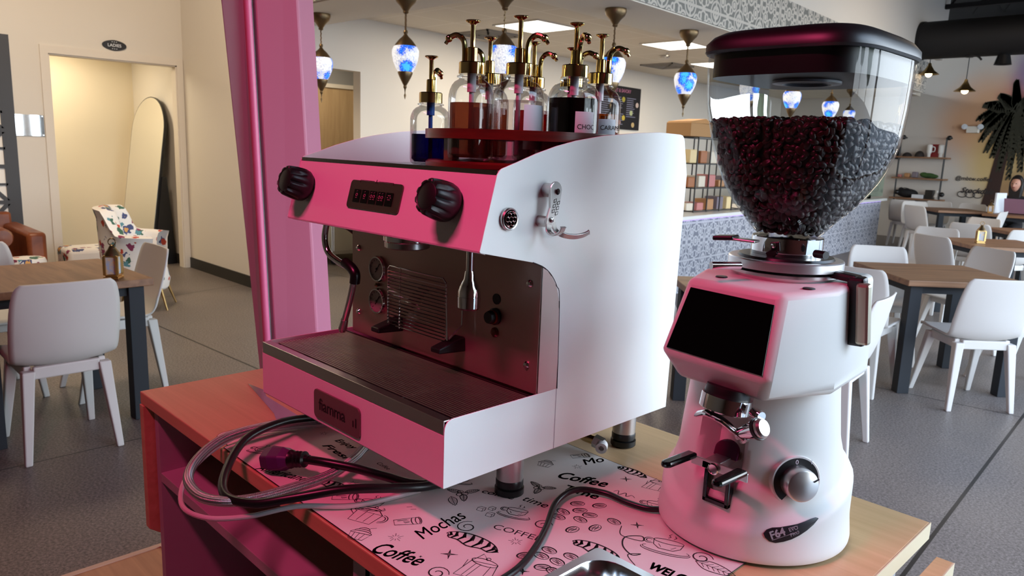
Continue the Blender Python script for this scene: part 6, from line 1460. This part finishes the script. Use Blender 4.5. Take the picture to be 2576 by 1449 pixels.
# ================================================================ hoses and cords
t = thing('braided_hose', 'braided steel water hose looping over the cabinet edge', 'hose', (0, 0, DZ))
Lh = [(-.40, .30, .966), (-.46, .16, .968), (-.489, .073, .974), (-.488, -.01, .982), (-.478, -.078, .982), (-.458, -.128, .968), (-.417, -.160, .957), (-.353, -.168, .956), (-.302, -.154, .962), (-.267, -.122, .970), (-.256, -.069, .974), (-.255, -.01, .977), (-.279, .047, .979), (-.319, .104, .975), (-.34, .2, .968)]
MB().tube([(a, b, c-DZ) for a, b, c in Lh], .0078, 14).build('hose_braid', BRAID, t, smooth=80)
t = thing('drain_tube', 'thin pale plastic tube hanging below the braided hose', 'tube', (0, 0, DZ))
MB().tube([(a, b, c-DZ) for a, b, c in [(-.42, .22, .9605), (-.5, .05, .963), (-.503, -.05, .968), (-.47, -.135, .945), (-.40, -.178, .930), (-.33, -.172, .932), (-.27, -.135, .945), (-.22, -.085, .9635), (-.17, -.02, .9632), (-.15, .08, .9625)]], .0038, 10).build('tube_body', mat('pale_tube', rgb(206, 196, 198), .3), t)
t = thing('power_cord', 'thick black power cord of the machine with a purple grey plug', 'power cord', (0, 0, DZ))
La = [(-.302, -.024, .990), (-.27, -.008, .991), (-.235, .020, .986), (-.20, .055, .974), (-.163, .080, .968), (-.14, .13, .965), (-.16, .20, .965), (-.22, .27, .966)]
Lc = [(-.24, .24, .974), (-.18, .18, .974), (-.14, .12, .972), (-.130, .075, .978), (-.145, .025, .985), (-.176, -.036, .990), (-.218, -.096, .980), (-.255, -.132, .970), (-.31, -.148, .966), (-.366, -.124, .974), (-.432, -.062, .990), (-.462, .01, .992), (-.478, .08, .982), (-.45, .2, .970), (-.38, .30, .966)]
for L_ in (La, Lc): MB().tube([(a, b, c-DZ) for a, b, c in L_], .0068, 14).build('cable', RUBBER, t, smooth=80)
a, b = Vector((-.302, -.024, .990-DZ)), Vector((-.375, -.058, .977-DZ)); dd = (b-a).normalized()
pg = MB().lathe([(.0072, -.006), (.0078, .0), (.0125, .002)]+[(r, .004+.0032*i) for i, r in enumerate([.0125, .0095, .0128, .0098, .013, .0102, .0134])]+[(.015, .027), (0, .027)], a, 20, dd).build('strain_relief', RUBBER, t)
s1_ = dd.cross(Vector((0, 0, 1))).normalized(); s2_ = s1_.cross(dd)
def pf(u, v, h): return a+dd*(.024+h)+s1_*u+s2_*v
hx = lambda r: [(r*math.cos(math.radians(30+60*i))*1.05, r*math.sin(math.radians(30+60*i))*.92) for i in range(6)]
mb = MB(); rs = [(.0135, 0), (.0215, .016), (.0235, .034), (.0195, .050), (.015, .054)]
for r, h in rs: mb.v += [tuple(pf(u, v, h)) for u, v in hx(r)]
for i in range(4):
    for k in range(6): mb.f.append((i*6+k, i*6+(k+1) % 6, i*6+6+(k+1) % 6, i*6+6+k))
mb.f += [tuple(range(5, -1, -1)), tuple(range(24, 30))]
mb.build('plug', PLUG, t, smooth=0, bevel=.0025, bseg=3)
t = thing('grinder_cord', 'thin black grinder cord curving over the coffee placemat', 'power cord', (0, 0, DZ))
Lg = [(.150, .335, .968), (.119, .299, .9645), (.082, .287, .9645), (.041, .283, .966), (.009, .255, .968), (.013, .206, .966), (.051, .144, .964), (.078, .095, .964), (.098, .046, .964), (.105, .0, .964), (.105, -.06, .964), (.11, -.085, .95), (.112, -.09, .90)]
MB().tube([(a, b, c-DZ) for a, b, c in Lg], .0045, 12).build('cable', RUBBER, t, smooth=80)
# ================================================================ steel pan in the foreground
t = thing('steel_pan', 'stainless steel food pan in the foreground on the doodle placemat', 'pan', (.262, .018, DZ+.0025))
def ploop(hx_, hy_, r, z, n=6): return [Vector((x, y, z)) for x, y in rrect(-hx_, hx_, -hy_, hy_, r, n)]
L1 = [ploop(.0885, .0835, .006, .039), ploop(.089, .084, .006, .041), ploop(.0885, .0835, .006, .0425), ploop(.0775, .0725, .034, .0425), ploop(.0765, .0715, .034, .041), ploop(.074, .069, .034, .006), ploop(.068, .063, .03, .0015), ploop(.01, .01, .005, .001)]
mb = MB(); n = len(L1[0])
for l in L1: mb.v += [tuple(v) for v in l]
for i in range(len(L1)-1):
    for k in range(n): mb.f.append((i*n+k, i*n+(k+1) % n, (i+1)*n+(k+1) % n, (i+1)*n+k))
mb.f.append(tuple((len(L1)-1)*n+k for k in range(n)))
mb.build('pan_body', mat('pan_steel', (.66, .66, .66, 1), .16, 1.0), t, smooth=40, solid=.0008)
